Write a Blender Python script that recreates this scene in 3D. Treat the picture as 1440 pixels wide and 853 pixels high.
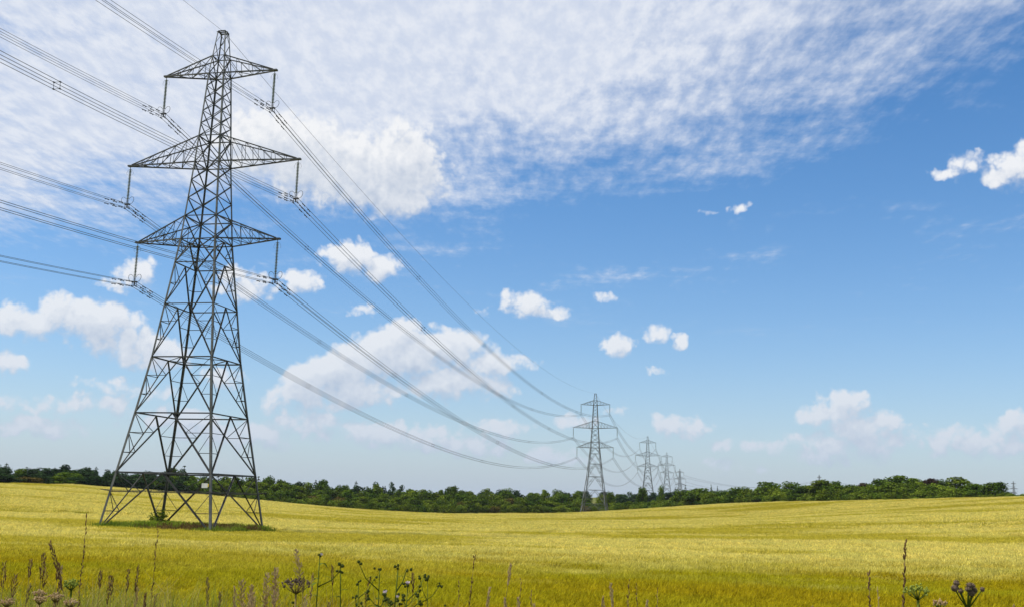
import bpy, math, random
import numpy as np
from mathutils import Vector, Matrix

R = math.radians
scene = bpy.context.scene
for o in list(bpy.data.objects):
    bpy.data.objects.remove(o)
COL = scene.collection
EYE = Vector((0, 0, 1.65))

# ------------------------------------------------------------------ camera
PITCH, ROLL = 0.186, 0.0236
cam_data = bpy.data.cameras.new('camera')
cam = bpy.data.objects.new('camera', cam_data)
COL.objects.link(cam)
cam_data.sensor_width = 36.0
cam_data.lens = 36.58
cam_data.clip_start = 0.05
cam_data.clip_end = 20000
_r, _u, _f = Vector((1, 0, 0)), Vector((0, -math.sin(PITCH), math.cos(PITCH))), Vector((0, math.cos(PITCH), math.sin(PITCH)))
_c, _s = math.cos(ROLL), math.sin(ROLL)
_r2, _u2 = _r * _c + _u * _s, _u * _c - _r * _s
_m = Matrix.Identity(4)
for i in range(3):
    _m[i][0], _m[i][1], _m[i][2], _m[i][3] = _r2[i], _u2[i], -_f[i], EYE[i]
cam.matrix_world = _m
scene.camera = cam

# ------------------------------------------------------------------ light and exposure
SUN_AZ, SUN_EL = R(-94), R(57)          # azimuth from +Y towards +X
sun_dir = Vector((math.sin(SUN_AZ) * math.cos(SUN_EL), math.cos(SUN_AZ) * math.cos(SUN_EL), math.sin(SUN_EL)))
sd = bpy.data.lights.new('sun', 'SUN')
sd.energy = 5.0
sd.angle = R(0.53)
sd.color = (1.0, 0.95, 0.86)
sun = bpy.data.objects.new('sun', sd)
COL.objects.link(sun)
sun.rotation_euler = sun_dir.to_track_quat('Z', 'Y').to_euler()
sun.location = (0, 0, 60)
scene.view_settings.view_transform = 'Standard'
scene.view_settings.look = 'None'
scene.view_settings.exposure = 0.0
scene.view_settings.gamma = 1.0
scene.view_settings.use_curve_mapping = False
scene.render.engine = 'CYCLES'
scene.cycles.max_bounces = 6
scene.cycles.diffuse_bounces = 3
scene.cycles.transparent_max_bounces = 8
scene.cycles.use_denoising = True


# ------------------------------------------------------------------ node helpers
class Net:
    def __init__(self, nt):
        self.nt = nt

    def put(self, sock, v):
        if v is None:
            return
        if isinstance(v, bpy.types.NodeSocket):
            self.nt.links.new(v, sock)
        else:
            sock.default_value = v

    def m(self, op, a=None, b=None, c=None, clamp=False):
        n = self.nt.nodes.new('ShaderNodeMath')
        n.operation = op
        n.use_clamp = clamp
        for i, v in enumerate((a, b, c)):
            self.put(n.inputs[i], v)
        return n.outputs[0]

    def vm(self, op, a=None, b=None, c=None):
        n = self.nt.nodes.new('ShaderNodeVectorMath')
        n.operation = op
        for i, v in enumerate((a, b, c)):
            self.put(n.inputs[i], v)
        return n.outputs['Value'] if op in ('DOT_PRODUCT', 'LENGTH') else n.outputs['Vector']

    def sep(self, v):
        n = self.nt.nodes.new('ShaderNodeSeparateXYZ')
        self.put(n.inputs[0], v)
        return n.outputs

    def comb(self, x=0.0, y=0.0, z=0.0):
        n = self.nt.nodes.new('ShaderNodeCombineXYZ')
        for i, v in enumerate((x, y, z)):
            self.put(n.inputs[i], v)
        return n.outputs[0]

    def noise(self, v, scale, detail=4.0, rough=0.5, dims='3D', dist=0.0, lac=2.0):
        n = self.nt.nodes.new('ShaderNodeTexNoise')
        n.noise_dimensions = dims
        self.put(n.inputs['Vector'], v)
        self.put(n.inputs['Scale'], scale)
        self.put(n.inputs['Detail'], detail)
        self.put(n.inputs['Roughness'], rough)
        self.put(n.inputs['Lacunarity'], lac)
        self.put(n.inputs['Distortion'], dist)
        return n.outputs['Fac']

    def voro(self, v, scale, detail=0.0, smooth=0.6, dims='2D'):
        n = self.nt.nodes.new('ShaderNodeTexVoronoi')
        n.voronoi_dimensions = dims
        n.feature = 'SMOOTH_F1'
        self.put(n.inputs['Vector'], v)
        self.put(n.inputs['Scale'], scale)
        self.put(n.inputs['Detail'], detail)
        self.put(n.inputs['Smoothness'], smooth)
        return n.outputs['Distance']

    def mr(self, v, a, b, c=0.0, d=1.0, kind='SMOOTHSTEP'):
        n = self.nt.nodes.new('ShaderNodeMapRange')
        n.interpolation_type = kind
        for i, x in enumerate((v, a, b, c, d)):
            self.put(n.inputs[i], x)
        return n.outputs[0]

    def mix(self, f, a, b, kind='MIX'):
        n = self.nt.nodes.new('ShaderNodeMix')
        n.data_type = 'RGBA'
        n.blend_type = kind
        self.put(n.inputs[0], f)
        self.put(n.inputs[6], a)
        self.put(n.inputs[7], b)
        return n.outputs[2]

    def new(self, t):
        return self.nt.nodes.new(t)


def c4(c):
    return (c[0], c[1], c[2], 1.0)


# ------------------------------------------------------------------ sky: clear air, a mackerel sheet high up, fair-weather cumulus below
# cumulus puffs in the sky: (azimuth, elevation, half width, half height), degrees
CUMULUS = [(-6.55, 17.74, 2.55, 2.35), (-8.87, 17.33, 2.9, 2.1), (-11.48, 17.9, 3.1, 2.1), (-13.86, 18.44, 2.6, 1.75),
 (-7.21, 16.28, 2.74, 1.18), (-9.21, 12.81, 1.33, 0.94), (-7.62, 12.35, 1.33, 0.86), (-11.65, 11.35, 1.02, 0.67),
 (-20.34, 11.19, 1.1, 0.78), (-20.57, 10.57, 0.94, 0.55), (-14.67, 10.99, 1.49, 0.86), (-25.49, 8.16, 1.96, 0.86),
 (-23.4, 8.78, 1.76, 0.94), (-21.83, 8.37, 1.88, 1.18), (-20.55, 7.55, 1.57, 0.94), (-19.1, 7.1, 1.88, 1.02),
 (-26.56, 6.09, 1.41, 0.67), (-21.48, 5.34, 1.06, 0.31), (-5.67, 8.47, 2.04, 1.02), (-3.88, 8.06, 2.74, 1.1),
 (-6.22, 7.59, 3.33, 1.25), (-1.1, 7.36, 1.96, 0.71), (-3.23, 6.33, 2.94, 1.02), (-9.64, 6.49, 2.16, 1.18),
 (-10.73, 5.56, 2.16, 0.94), (-8.45, 5.76, 2.35, 1.1), (-1.07, 6.0, 1.57, 0.63), (0.88, 10.62, 1.33, 0.71),
 (2.48, 10.22, 0.78, 0.35), (6.04, 8.46, 0.78, 0.59), (7.92, 9.09, 0.74, 0.51), (9.27, 8.67, 0.43, 0.43),
 (8.11, 7.12, 0.59, 0.2), (-1.58, 10.21, 0.55, 0.27), (12.64, 15.79, 0.51, 0.31), (11.08, 15.53, 0.55, 0.16),
 (5.4, 10.99, 0.55, 0.31), (23.54, 16.86, 1.05, 0.36), (24.59, 17.25, 0.85, 0.45), (26.28, 16.77, 1.2, 0.9),
 (27.4, 17.52, 0.9, 0.6), (8.48, 4.13, 0.86, 0.55), (9.62, 3.83, 1.18, 0.63), (11.49, 3.18, 0.78, 0.35),
 (5.98, 4.78, 0.71, 0.35), (12.22, 2.02, 1.57, 0.31), (16.48, 4.67, 1.25, 0.63), (17.93, 5.15, 1.33, 0.86),
 (18.77, 4.19, 1.76, 0.86), (16.97, 3.19, 1.76, 0.78), (19.61, 3.39, 2.35, 0.71), (17.49, 2.65, 2.35, 0.55),
 (19.99, 4.19, 0.55, 0.31), (22.67, 3.47, 1.57, 0.63), (24.14, 3.33, 1.57, 0.71), (25.79, 4.09, 1.1, 0.78),
 (26.21, 3.22, 1.76, 0.63), (-23.11, 4.05, 1.1, 0.55), (-21.12, 4.38, 1.18, 0.55), (-17.58, 3.68, 2.35, 0.71),
 (-12.55, 4.57, 1.18, 0.55), (-10.63, 3.77, 1.96, 0.78), (-14.66, 3.05, 3.14, 0.71), (-6.8, 3.32, 3.53, 0.71),
 (-2.53, 2.87, 3.53, 0.63), (1.75, 2.39, 2.35, 0.47), (-0.62, 3.88, 1.76, 0.55), (-24.64, 2.98, 2.35, 0.55),
 (-19.5, 5.0, 1.6, 0.35), (-26.5, 4.2, 1.6, 0.5), (-15.6, 5.9, 1.3, 0.5), (-8.2, 10.0, 0.7, 0.3), (3.6, 4.2, 1.2, 0.4), (14.0, 3.0, 1.4, 0.4)]


def cumulus_group():
    g = bpy.data.node_groups.new('cumulus_field', 'ShaderNodeTree')
    g.interface.new_socket('P', in_out='INPUT', socket_type='NodeSocketVector')
    g.interface.new_socket('D', in_out='OUTPUT', socket_type='NodeSocketFloat')
    gi, go = g.nodes.new('NodeGroupInput'), g.nodes.new('NodeGroupOutput')
    n = Net(g)
    P = gi.outputs[0]
    # ragged, billowing outline
    wn = n.new('ShaderNodeTexNoise')
    wn.noise_dimensions = '2D'
    g.links.new(P, wn.inputs['Vector'])
    wn.inputs['Scale'].default_value = 0.9
    wn.inputs['Detail'].default_value = 3.0
    wn.inputs['Roughness'].default_value = 0.5
    Q = n.vm('ADD', P, n.vm('MULTIPLY', n.vm('SUBTRACT', wn.outputs['Color'], (0.5, 0.5, 0.5)), (2.0, 1.0, 0.0)))
    warp = wn.outputs['Fac']
    fb = n.noise(P, 0.75, 7.0, 0.50, '2D')
    bil = n.m('SUBTRACT', n.m('ABSOLUTE', n.m('SUBTRACT', n.noise(n.vm('ADD', P, (37.0, 11.0, 0)), 1.3, 2.0, 0.5, '2D'), 0.5)), 0.10)
    N = n.m('ADD', n.m('MULTIPLY', n.m('SUBTRACT', fb, 0.5), 2.2), n.m('MULTIPLY', bil, 2.0))
    N = n.m('ADD', N, n.m('MULTIPLY', n.m('SUBTRACT', warp, 0.5), 0.5))
    acc = None
    for a, e, rx, ry in CUMULUS:
        rx, ry = rx * 1.22, ry * 1.22
        q = n.vm('MULTIPLY_ADD', Q, (1 / rx, 1 / ry, 0), (-a / rx, -e / ry, 0))
        k = min(1.55, max(0.42, 0.18 + ry * 0.90))            # small puffs are thin, big ones dense
        d = n.m('MULTIPLY_ADD', n.vm('DOT_PRODUCT', q, q), k, 1.55 - k)
        acc = d if acc is None else n.m('SMOOTH_MIN', acc, d, 0.25)
    F = n.m('SUBTRACT', 1.55, acc)
    # further round, outside this quarter of the sky: the same kind of scattered puffs
    s = n.sep(P)
    side = n.mr(n.m('ABSOLUTE', s[0]), 29.0, 34.0)
    w = n.noise(P, 0.16, 2.0, 0.5, '2D')
    band = n.m('MULTIPLY', n.mr(s[1], 1.0, 4.0), n.mr(s[1], 30.0, 14.0))
    G = n.m('SUBTRACT', n.m('MULTIPLY', n.m('MULTIPLY', n.mr(w, 0.50, 0.68), band), 1.7), 0.9)
    G = n.m('SUBTRACT', n.m('MULTIPLY', n.m('ADD', G, 2.0), side), 2.0)
    F = n.m('MAXIMUM', n.m('MAXIMUM', F, -2.0), G)
    g.links.new(n.m('ADD', F, n.m('MULTIPLY', N, 0.74)), go.inputs[0])
    return g


world = bpy.data.worlds.new('World')
scene.world = world
world.use_nodes = True
wt = world.node_tree
wt.nodes.clear()
n = Net(wt)
tc = n.new('ShaderNodeTexCoord')
D = tc.outputs['Generated']
sky = n.new('ShaderNodeTexSky')
sky.sky_type = 'NISHITA'
sky.sun_disc = False
sky.sun_elevation = SUN_EL
sky.sun_rotation = SUN_AZ
sky.altitude = 60
sky.air_density = 1.0
sky.dust_density = 0.3
sky.ozone_density = 2.5
SKY_STRENGTH = 0.14
s = n.sep(D)
dz = n.m('MAXIMUM', s[2], 0.02)
az = n.m('MULTIPLY', n.m('ARCTAN2', s[0], s[1]), 57.2958)
el = n.m('MULTIPLY', n.m('ARCSINE', s[2]), 57.2958)
P = n.comb(az, el, 0.0)
# high mackerel sheet on a level plane, its ragged rim running across the view
sx, sy = n.m('DIVIDE', s[0], dz), n.m('DIVIDE', s[1], dz)
S = n.comb(sx, sy, 0.0)
e1 = n.m('MULTIPLY', n.m('SUBTRACT', 3.32, n.m('ADD', sy, n.m('MULTIPLY', sx, 0.40))), 0.93)
e2 = n.m('MULTIPLY', n.m('SUBTRACT', 2.03, n.m('ADD', sx, n.m('MULTIPLY', sy, 0.445))), 0.91)
rim = n.m('SMOOTH_MIN', e1, n.m('MULTIPLY', e2, 1.3), 0.15)
big = n.noise(S, 1.25, 3.0, 0.55, '2D')
mid = n.noise(n.vm('MULTIPLY', S, (1.0, 0.5, 0)), 5.5, 5.0, 0.58, '2D', 0.1)
fine = n.noise(n.vm('MULTIPLY', S, (1.0, 0.42, 0)), 22.0, 5.0, 0.62, '2D', 0.0)
streak = n.noise(n.vm('MULTIPLY', S, (0.8, 2.2, 0)), 2.6, 5.0, 0.6, '2D', 0.15)
cov = n.m('ADD', n.mr(rim, -0.30, 0.85, -0.50, 1.15, 'LINEAR'), n.m('MULTIPLY', n.m('SUBTRACT', big, 0.5), 1.7))
cov = n.m('ADD', cov, n.m('MULTIPLY', n.m('SUBTRACT', mid, 0.5), 1.05))
cov = n.m('ADD', cov, n.m('MULTIPLY', n.m('SUBTRACT', streak, 0.5), 0.75))
cov = n.m('ADD', cov, n.m('MULTIPLY', n.m('SUBTRACT', fine, 0.5), 0.85))
sheet = n.mr(cov, -0.40, 1.10, 0.0, 0.95)
sheet = n.m('MULTIPLY', sheet, n.mr(el, 7.0, 13.0))
hs = n.new('ShaderNodeHueSaturation')
hs.inputs['Saturation'].default_value = 1.32
wt.links.new(sky.outputs[0], hs.inputs['Color'])
skyc = n.vm('SCALE', hs.outputs[0])
skyc.node.inputs['Scale'].default_value = SKY_STRENGTH
skyc = n.vm('MULTIPLY', skyc, (1.0, 0.985, 1.02))
sheetc = n.mix(n.mr(fine, 0.3, 0.75), c4((0.66, 0.72, 0.85)), c4((0.83, 0.86, 0.925)))
col = n.mix(sheet, skyc, sheetc)
# cumulus
grp = cumulus_group()
g1 = n.new('ShaderNodeGroup')
g1.node_tree = grp
g2 = n.new('ShaderNodeGroup')
g2.node_tree = grp
wt.links.new(P, g1.inputs[0])
wt.links.new(n.vm('ADD', P, (-0.28, 0.75, 0.0)), g2.inputs[0])
D1, D2 = g1.outputs[0], g2.outputs[0]
rise = n.m('SUBTRACT', D1, D2)
alpha = n.mr(D1, -0.02, n.mr(rise, -0.5, 0.5, 1.20, 0.80, 'LINEAR'), 0.0, 0.96)
lit = n.m('ADD', 0.66, n.m('MULTIPLY', rise, 0.50))
thick = n.mr(D1, 0.6, 2.2, 0.0, 0.22)
lit = n.m('SUBTRACT', lit, thick, clamp=True)
cumc = n.mix(lit, c4((0.43, 0.51, 0.65)), c4((0.95, 0.95, 0.955)))
col = n.mix(alpha, col, cumc)
# pale moist air along the horizon
veil = n.m('MULTIPLY', n.m('POWER', 2.718, n.m('MULTIPLY', n.m('MAXIMUM', el, 0.0), -0.085)), 0.34)
col = n.mix(veil, col, c4((0.37, 0.535, 0.79)))
hz = n.m('MULTIPLY', n.m('POWER', 2.718, n.m('MULTIPLY', n.m('MAXIMUM', el, 0.0), -0.24)), 0.84)
col = n.mix(hz, col, c4((0.385, 0.49, 0.63)))
bg = n.new('ShaderNodeBackground')
wt.links.new(col, bg.inputs[0])
bg.inputs[1].default_value = 1.0
wo = n.new('ShaderNodeOutputWorld')
wt.links.new(bg.outputs[0], wo.inputs[0])
world.cycles.sampling_method = 'MANUAL'
world.cycles.sample_map_resolution = 256


# ------------------------------------------------------------------ materials
MATS = {}


def mat(name):
    m = bpy.data.materials.new(name)
    m.use_nodes = True
    m.node_tree.nodes.clear()
    MATS[name] = m
    n = Net(m.node_tree)
    out = n.new('ShaderNodeOutputMaterial')
    return m, n, out


def leafy(name, c1, c2, transl=0.35, scale=0.3, island=0.5, objrand=0.0, c3=None, scale3=0.05, gloss=0.0, stretch=(1, 1, 1)):
    """plant tissue: reflects and lets light through; tone varies over the ground and from blade to blade"""
    m, n, out = mat(name)
    geo = n.new('ShaderNodeNewGeometry')
    pos = n.vm('MULTIPLY', geo.outputs['Position'], stretch)
    f = n.mr(n.noise(pos, scale, 4.0, 0.6), 0.33, 0.67)
    col = n.mix(f, c4(c1), c4(c2))
    if c3 is not None:
        f3 = n.mr(n.noise(pos, scale3, 3.0, 0.55), 0.42, 0.62)
        col = n.mix(f3, col, c4(c3))
    k = n.mr(geo.outputs['Random Per Island'], 0.0, 1.0, 1 - island, 1 + island, 'LINEAR')
    if objrand:
        oi = n.new('ShaderNodeObjectInfo')
        k = n.m('MULTIPLY', k, n.mr(oi.outputs['Random'], 0, 1, 1 - objrand, 1 + objrand, 'LINEAR'))
    sc = n.vm('SCALE', col)
    n.put(sc.node.inputs['Scale'], k)
    d, t, mx = n.new('ShaderNodeBsdfDiffuse'), n.new('ShaderNodeBsdfTranslucent'), n.new('ShaderNodeMixShader')
    n.put(d.inputs[0], sc)
    n.put(t.inputs[0], sc)
    mx.inputs[0].default_value = transl
    m.node_tree.links.new(d.outputs[0], mx.inputs[1])
    m.node_tree.links.new(t.outputs[0], mx.inputs[2])
    sh = mx.outputs[0]
    if gloss:
        gl, m2 = n.new('ShaderNodeBsdfGlossy'), n.new('ShaderNodeMixShader')
        gl.inputs['Roughness'].default_value = 0.45
        m2.inputs[0].default_value = gloss
        m.node_tree.links.new(sh, m2.inputs[1])
        m.node_tree.links.new(gl.outputs[0], m2.inputs[2])
        sh = m2.outputs[0]
    m.node_tree.links.new(sh, out.inputs[0])
    return m


def solid(name, c1, c2, scale=3.0, rough=0.7, metal=0.0, bump=0.0, island=0.0, stretch=(1, 1, 1), objrand=0.0):
    m, n, out = mat(name)
    tcn = n.new('ShaderNodeTexCoord')
    pos = n.vm('MULTIPLY', tcn.outputs['Object'], stretch)
    f = n.noise(pos, scale, 5.0, 0.6)
    col = n.mix(n.mr(f, 0.3, 0.7), c4(c1), c4(c2))
    if island:
        geo = n.new('ShaderNodeNewGeometry')
        sc = n.vm('SCALE', col)
        n.put(sc.node.inputs['Scale'], n.mr(geo.outputs['Random Per Island'], 0, 1, 1 - island, 1 + island, 'LINEAR'))
        col = sc
    if objrand:
        oi = n.new('ShaderNodeObjectInfo')
        sc = n.vm('SCALE', col)
        n.put(sc.node.inputs['Scale'], n.mr(oi.outputs['Random'], 0, 1, 1 - objrand, 1 + objrand, 'LINEAR'))
        col = sc
    b = n.new('ShaderNodeBsdfPrincipled')
    n.put(b.inputs['Base Color'], col)
    b.inputs['Roughness'].default_value = rough
    b.inputs['Metallic'].default_value = metal
    if bump:
        bp = n.new('ShaderNodeBump')
        bp.inputs['Strength'].default_value = bump
        n.put(bp.inputs['Height'], f)
        m.node_tree.links.new(bp.outputs[0], b.inputs['Normal'])
    m.node_tree.links.new(b.outputs[0], out.inputs[0])
    return m


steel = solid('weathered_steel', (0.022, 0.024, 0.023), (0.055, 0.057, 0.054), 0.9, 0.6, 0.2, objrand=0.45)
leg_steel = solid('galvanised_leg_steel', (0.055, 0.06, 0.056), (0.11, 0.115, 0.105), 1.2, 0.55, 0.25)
far_steel = solid('hazed_far_steel', (0.10, 0.105, 0.10), (0.15, 0.155, 0.15), 1.5, 0.6, 0.2)  # far pylons: haze put into the colour as a lighter grey
alu = solid('conductor_aluminium', (0.06, 0.06, 0.065), (0.10, 0.10, 0.105), 2.0, 0.6, 0.2)
iron = solid('dark_fittings', (0.035, 0.035, 0.035), (0.06, 0.06, 0.06), 4.0, 0.6, 0.3)
porcelain = solid('insulator_glaze', (0.10, 0.13, 0.11), (0.16, 0.19, 0.16), 4.0, 0.3)
white_plate = solid('white_plate', (0.62, 0.62, 0.58), (0.75, 0.75, 0.72), 3.0, 0.6)
yellow_plate = solid('yellow_plate', (0.75, 0.55, 0.05), (0.7, 0.5, 0.05), 3.0, 0.6)
bark = solid('bark', (0.07, 0.055, 0.04), (0.13, 0.10, 0.075), 6.0, 0.9, 0.0, 0.5)
soil_grass = None


# ------------------------------------------------------------------ mesh helpers
class MB:
    def __init__(self):
        self.v, self.f, self.mi = [], [], []

    def add(self, vs, fs, mi=0):
        o = len(self.v)
        self.v += [tuple(p) for p in vs]
        self.f += [tuple(i + o for i in q) for q in fs]
        self.mi += [mi] * len(fs)

    def tube(self, pts, r, k=5, mi=0, cap=True):
        pts = [Vector(p) for p in pts]
        rs = r if isinstance(r, (list, tuple)) else [r] * len(pts)
        up = None
        vs = []
        for i, p in enumerate(pts):
            t = (pts[min(i + 1, len(pts) - 1)] - pts[max(i - 1, 0)])
            t = t.normalized() if t.length > 1e-9 else Vector((0, 0, 1))
            if up is None:
                up = t.orthogonal().normalized()
            up = (up - t * up.dot(t))
            up = up.normalized() if up.length > 1e-6 else t.orthogonal().normalized()
            w = t.cross(up)
            for j in range(k):
                a = 2 * math.pi * j / k
                vs.append(p + (up * math.cos(a) + w * math.sin(a)) * rs[i])
        fs = []
        for i in range(len(pts) - 1):
            for j in range(k):
                fs.append((i * k + j, i * k + (j + 1) % k, (i + 1) * k + (j + 1) % k, (i + 1) * k + j))
        if cap:
            fs.append(tuple(range(k))[::-1])
            fs.append(tuple((len(pts) - 1) * k + j for j in range(k)))
        self.add(vs, fs, mi)

    def angle(self, a, b, s, flange=None, t=None, mi=0):
        """rolled steel angle (L section) from a to b; flange = the two directions of its legs"""
        a, b = Vector(a), Vector(b)
        d = (b - a).normalized()
        if flange is None:
            x = d.orthogonal().normalized()
            y = d.cross(x)
        else:
            x = Vector(flange[0])
            x = (x - d * x.dot(d))
            x = x.normalized() if x.length > 1e-6 else d.orthogonal().normalized()
            y = Vector(flange[1])
            y = y - d * y.dot(d) - x * y.dot(x)
            y = y.normalized() if y.length > 1e-6 else d.cross(x)
        t = t or s * 0.18
        prof = [(0, 0), (s, 0), (s, t), (t, t), (t, s), (0, s)]
        vs = [p + x * (q[0] - s * .3) + y * (q[1] - s * .3) for p in (a, b) for q in prof]
        fs = [(i, (i + 1) % 6, 6 + (i + 1) % 6, 6 + i) for i in range(6)] + [(5, 4, 3, 2, 1, 0), (6, 7, 8, 9, 10, 11)]
        self.add(vs, fs, mi)

    def box(self, c, s, mi=0, rot=None):
        c = Vector(c)
        vs = []
        for i in range(8):
            p = Vector(((i & 1) - .5, ((i >> 1) & 1) - .5, ((i >> 2) & 1) - .5))
            p = Vector((p.x * s[0], p.y * s[1], p.z * s[2]))
            if rot is not None:
                p = rot @ p
            vs.append(c + p)
        self.add(vs, [(0, 2, 3, 1), (4, 5, 7, 6), (0, 1, 5, 4), (2, 6, 7, 3), (0, 4, 6, 2), (1, 3, 7, 5)], mi)

    def lathe(self, prof, c=(0, 0, 0), axis=None, k=8, mi=0):
        c = Vector(c)
        q = (Vector(axis).to_track_quat('Z', 'Y') if axis is not None else None)
        vs = []
        for r, z in prof:
            for j in range(k):
                a = 2 * math.pi * j / k
                p = Vector((r * math.cos(a), r * math.sin(a), z))
                vs.append(c + (q @ p if q else p))
        fs = [(i * k + j, i * k + (j + 1) % k, (i + 1) * k + (j + 1) % k, (i + 1) * k + j) for i in range(len(prof) - 1) for j in range(k)]
        self.add(vs, fs, mi)

    def blade(self, pts, w, side, mi=0):
        """flat tapering leaf along pts"""
        side = Vector(side)
        vs, fs = [], []
        m = len(pts)
        for i, p in enumerate(pts):
            t = i / (m - 1)
            ww = w * (1 - t ** 2.2) * (0.55 + 0.45 * min(1, t * 4))
            vs += [Vector(p) - side * ww, Vector(p) + side * ww]
        for i in range(m - 1):
            fs.append((2 * i, 2 * i + 1, 2 * i + 3, 2 * i + 2))
        self.add(vs, fs, mi)

    def mesh(self, name, mats, smooth=False):
        me = bpy.data.meshes.new(name)
        me.from_pydata(self.v, [], self.f)
        for x in (mats if isinstance(mats, (list, tuple)) else [mats]):
            me.materials.append(x)
        if len(me.materials) > 1:
            me.polygons.foreach_set('material_index', self.mi)
        if smooth:
            me.polygons.foreach_set('use_smooth', [True] * len(me.polygons))
        me.update()
        return me

    def build(self, name, mats, parent=None, smooth=False):
        return link(name, self.mesh(name, mats, smooth), parent)


def link(name, data, parent=None):
    o = bpy.data.objects.new(name, data)
    COL.objects.link(o)
    o.parent = parent
    return o


def tag(o, label=None, cat=None, group=None, kind=None):
    for k, v in (('label', label), ('category', cat), ('group', group), ('kind', kind)):
        if v:
            o[k] = v
    return o


def empty(name, loc=(0, 0, 0), rz=0.0):
    o = bpy.data.objects.new(name, None)
    o.empty_display_size = 0.3
    COL.objects.link(o)
    o.location = loc
    o.rotation_euler = (0, 0, rz)
    return o


def copy_tree(o, parent=None):
    c = o.copy()
    COL.objects.link(c)
    c.parent = parent
    for ch in list(o.children):
        copy_tree(ch, c)
    return c


# ------------------------------------------------------------------ terrain
EDGE = [(-128.03, 220.53, 2.44), (-116.82, 243.42, 2.93), (-111.22, 256.96, 3.02), (-107.93, 279.91, 2.62), (-95.95, 315.74, 1.26),
        (-76.0, 362.11, -2.43), (-59.39, 380.39, -3.54), (-40.79, 397.91, -3.94), (-20.28, 414.5, -4.06), (10.68, 431.87, -3.08),
        (36.69, 445.49, -1.53 - 2.0), (48.92, 437.27, -2.6), (65.34, 394.63, 0.4), (76.82, 367.05, 2.24), (99.18, 330.44, 3.69),
        (117.43, 297.67, 4.73), (130.22, 275.8, 5.51), (140.4, 265.12, 5.92), (151.23, 253.29, 6.13)]
PY = [(-30.664, 101.304, -1.385), (35.96, 436.385, -3.89), (104.65, 789.07, 0.715), (178.5, 1183.7, 7.776),
      (251.1, 1539.6, 1.2), (566.8, 1918.0, 9.1), (951.7, 1983.5, 7.7)]
HD = R(11.2455)
LINE = Vector((math.sin(HD), math.cos(HD), 0))
ARM = Vector((math.cos(HD), -math.sin(HD), 0))
CROP = 0.85
_cp = [(x, y, z) for x, y, z in EDGE] + [(-30.7, 95, -1.55), (0, 22, -0.95), (-14, 26, -0.9), (14, 26, -1.0), (0, 60, -1.35), (45, 85, -1.0),
       (75, 150, 1.3), (-62, 130, -0.6), (-90, 185, 1.3), (0, 160, -2.1), (0, 270, -3.2), (60, 260, -0.8), (-50, 260, -1.6), (36, 425, -3.9),
       (-170, 330, 0.6), (-150, 380, -0.8), (-90, 420, -2.0), (-20, 470, -2.0), (60, 480, -1.0), (104.65, 789, 0.9), (178.5, 1184, 8.0), (251, 1540, 1.4),
       (567, 1918, 9.3), (952, 1984, 7.9), (150, 320, 4.6), (200, 420, 5.5), (-40, -60, -0.9), (50, -60, -0.9), (0, -250, 3), (-300, 0, 1), (300, 0, 3), (300, 300, 6),
       (-350, 450, 1), (-500, 1500, 4), (-1500, 1500, 4), (1500, 1000, 6), (-1500, 0, 3), (1500, 0, 4), (0, -1500, 3), (-1500, -1500, 3), (1500, -1500, 3), (0, 2800, 6), (1800, 2800, 6), (-1800, 2800, 6)]
_cp = np.array(_cp, float)


def _phi(d):
    return np.where(d > 1e-9, d * d * np.log(np.maximum(d, 1e-9)), 0.0)


_K = _phi(np.hypot(_cp[:, 0][:, None] - _cp[:, 0][None], _cp[:, 1][:, None] - _cp[:, 1][None])) + np.eye(len(_cp)) * 200.0
_A = np.zeros((len(_cp) + 3, len(_cp) + 3))
_A[:len(_cp), :len(_cp)] = _K
_A[:len(_cp), -3] = 1
_A[:len(_cp), -2:] = _cp[:, :2]
_A[-3:, :len(_cp)] = _A[:len(_cp), -3:].T
_w = np.linalg.solve(_A, np.concatenate([_cp[:, 2], np.zeros(3)]))


def crop_top(x, y):
    x, y = np.atleast_1d(np.asarray(x, float)), np.atleast_1d(np.asarray(y, float))
    r = np.hypot(x, y)
    k = np.minimum(1.0, 2700.0 / np.maximum(r, 1.0))
    xx, yy = x * k, y * k
    z = np.zeros(len(x))
    for i0 in range(0, len(x), 20000):
        a, b = xx[i0:i0 + 20000], yy[i0:i0 + 20000]
        d = np.hypot(a[:, None] - _cp[:, 0][None], b[:, None] - _cp[:, 1][None])
        z[i0:i0 + 20000] = _phi(d) @ _w[:len(_cp)] + _w[-3] + a * _w[-2] + b * _w[-1]
    return z


def sstep(t, a, b):
    t = np.clip((t - a) / (b - a), 0, 1)
    return t * t * (3 - 2 * t)


def vnoise(x, y, s, seed=0):
    """cheap smooth 2-D noise for numpy arrays"""
    rs = np.random.RandomState(seed)
    tab = rs.rand(256, 256)
    x, y = np.asarray(x, float) / s, np.asarray(y, float) / s
    xi, yi = np.floor(x).astype(int), np.floor(y).astype(int)
    fx, fy = x - xi, y - yi
    fx, fy = fx * fx * (3 - 2 * fx), fy * fy * (3 - 2 * fy)
    g = lambda a, b: tab[a % 256, b % 256]
    return (g(xi, yi) * (1 - fx) + g(xi + 1, yi) * fx) * (1 - fy) + (g(xi, yi + 1) * (1 - fx) + g(xi + 1, yi + 1) * fx) * fy


P1 = Vector(PY[0])


def island(x, y):
    """>0 inside the unsown island of rough grass under the pylon"""
    dx, dy = x - P1.x, y - P1.y
    a = dx * ARM.x + dy * ARM.y
    b = dx * LINE.x + dy * LINE.y
    d = np.maximum(np.abs(a - 0.5), np.abs(b)) + 0.9 * (vnoise(x, y, 2.2, 5) - 0.5) + 0.25 * (np.abs(a) + np.abs(b) - 9) * (np.abs(a) + np.abs(b) > 9)
    return 7.0 - d


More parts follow.
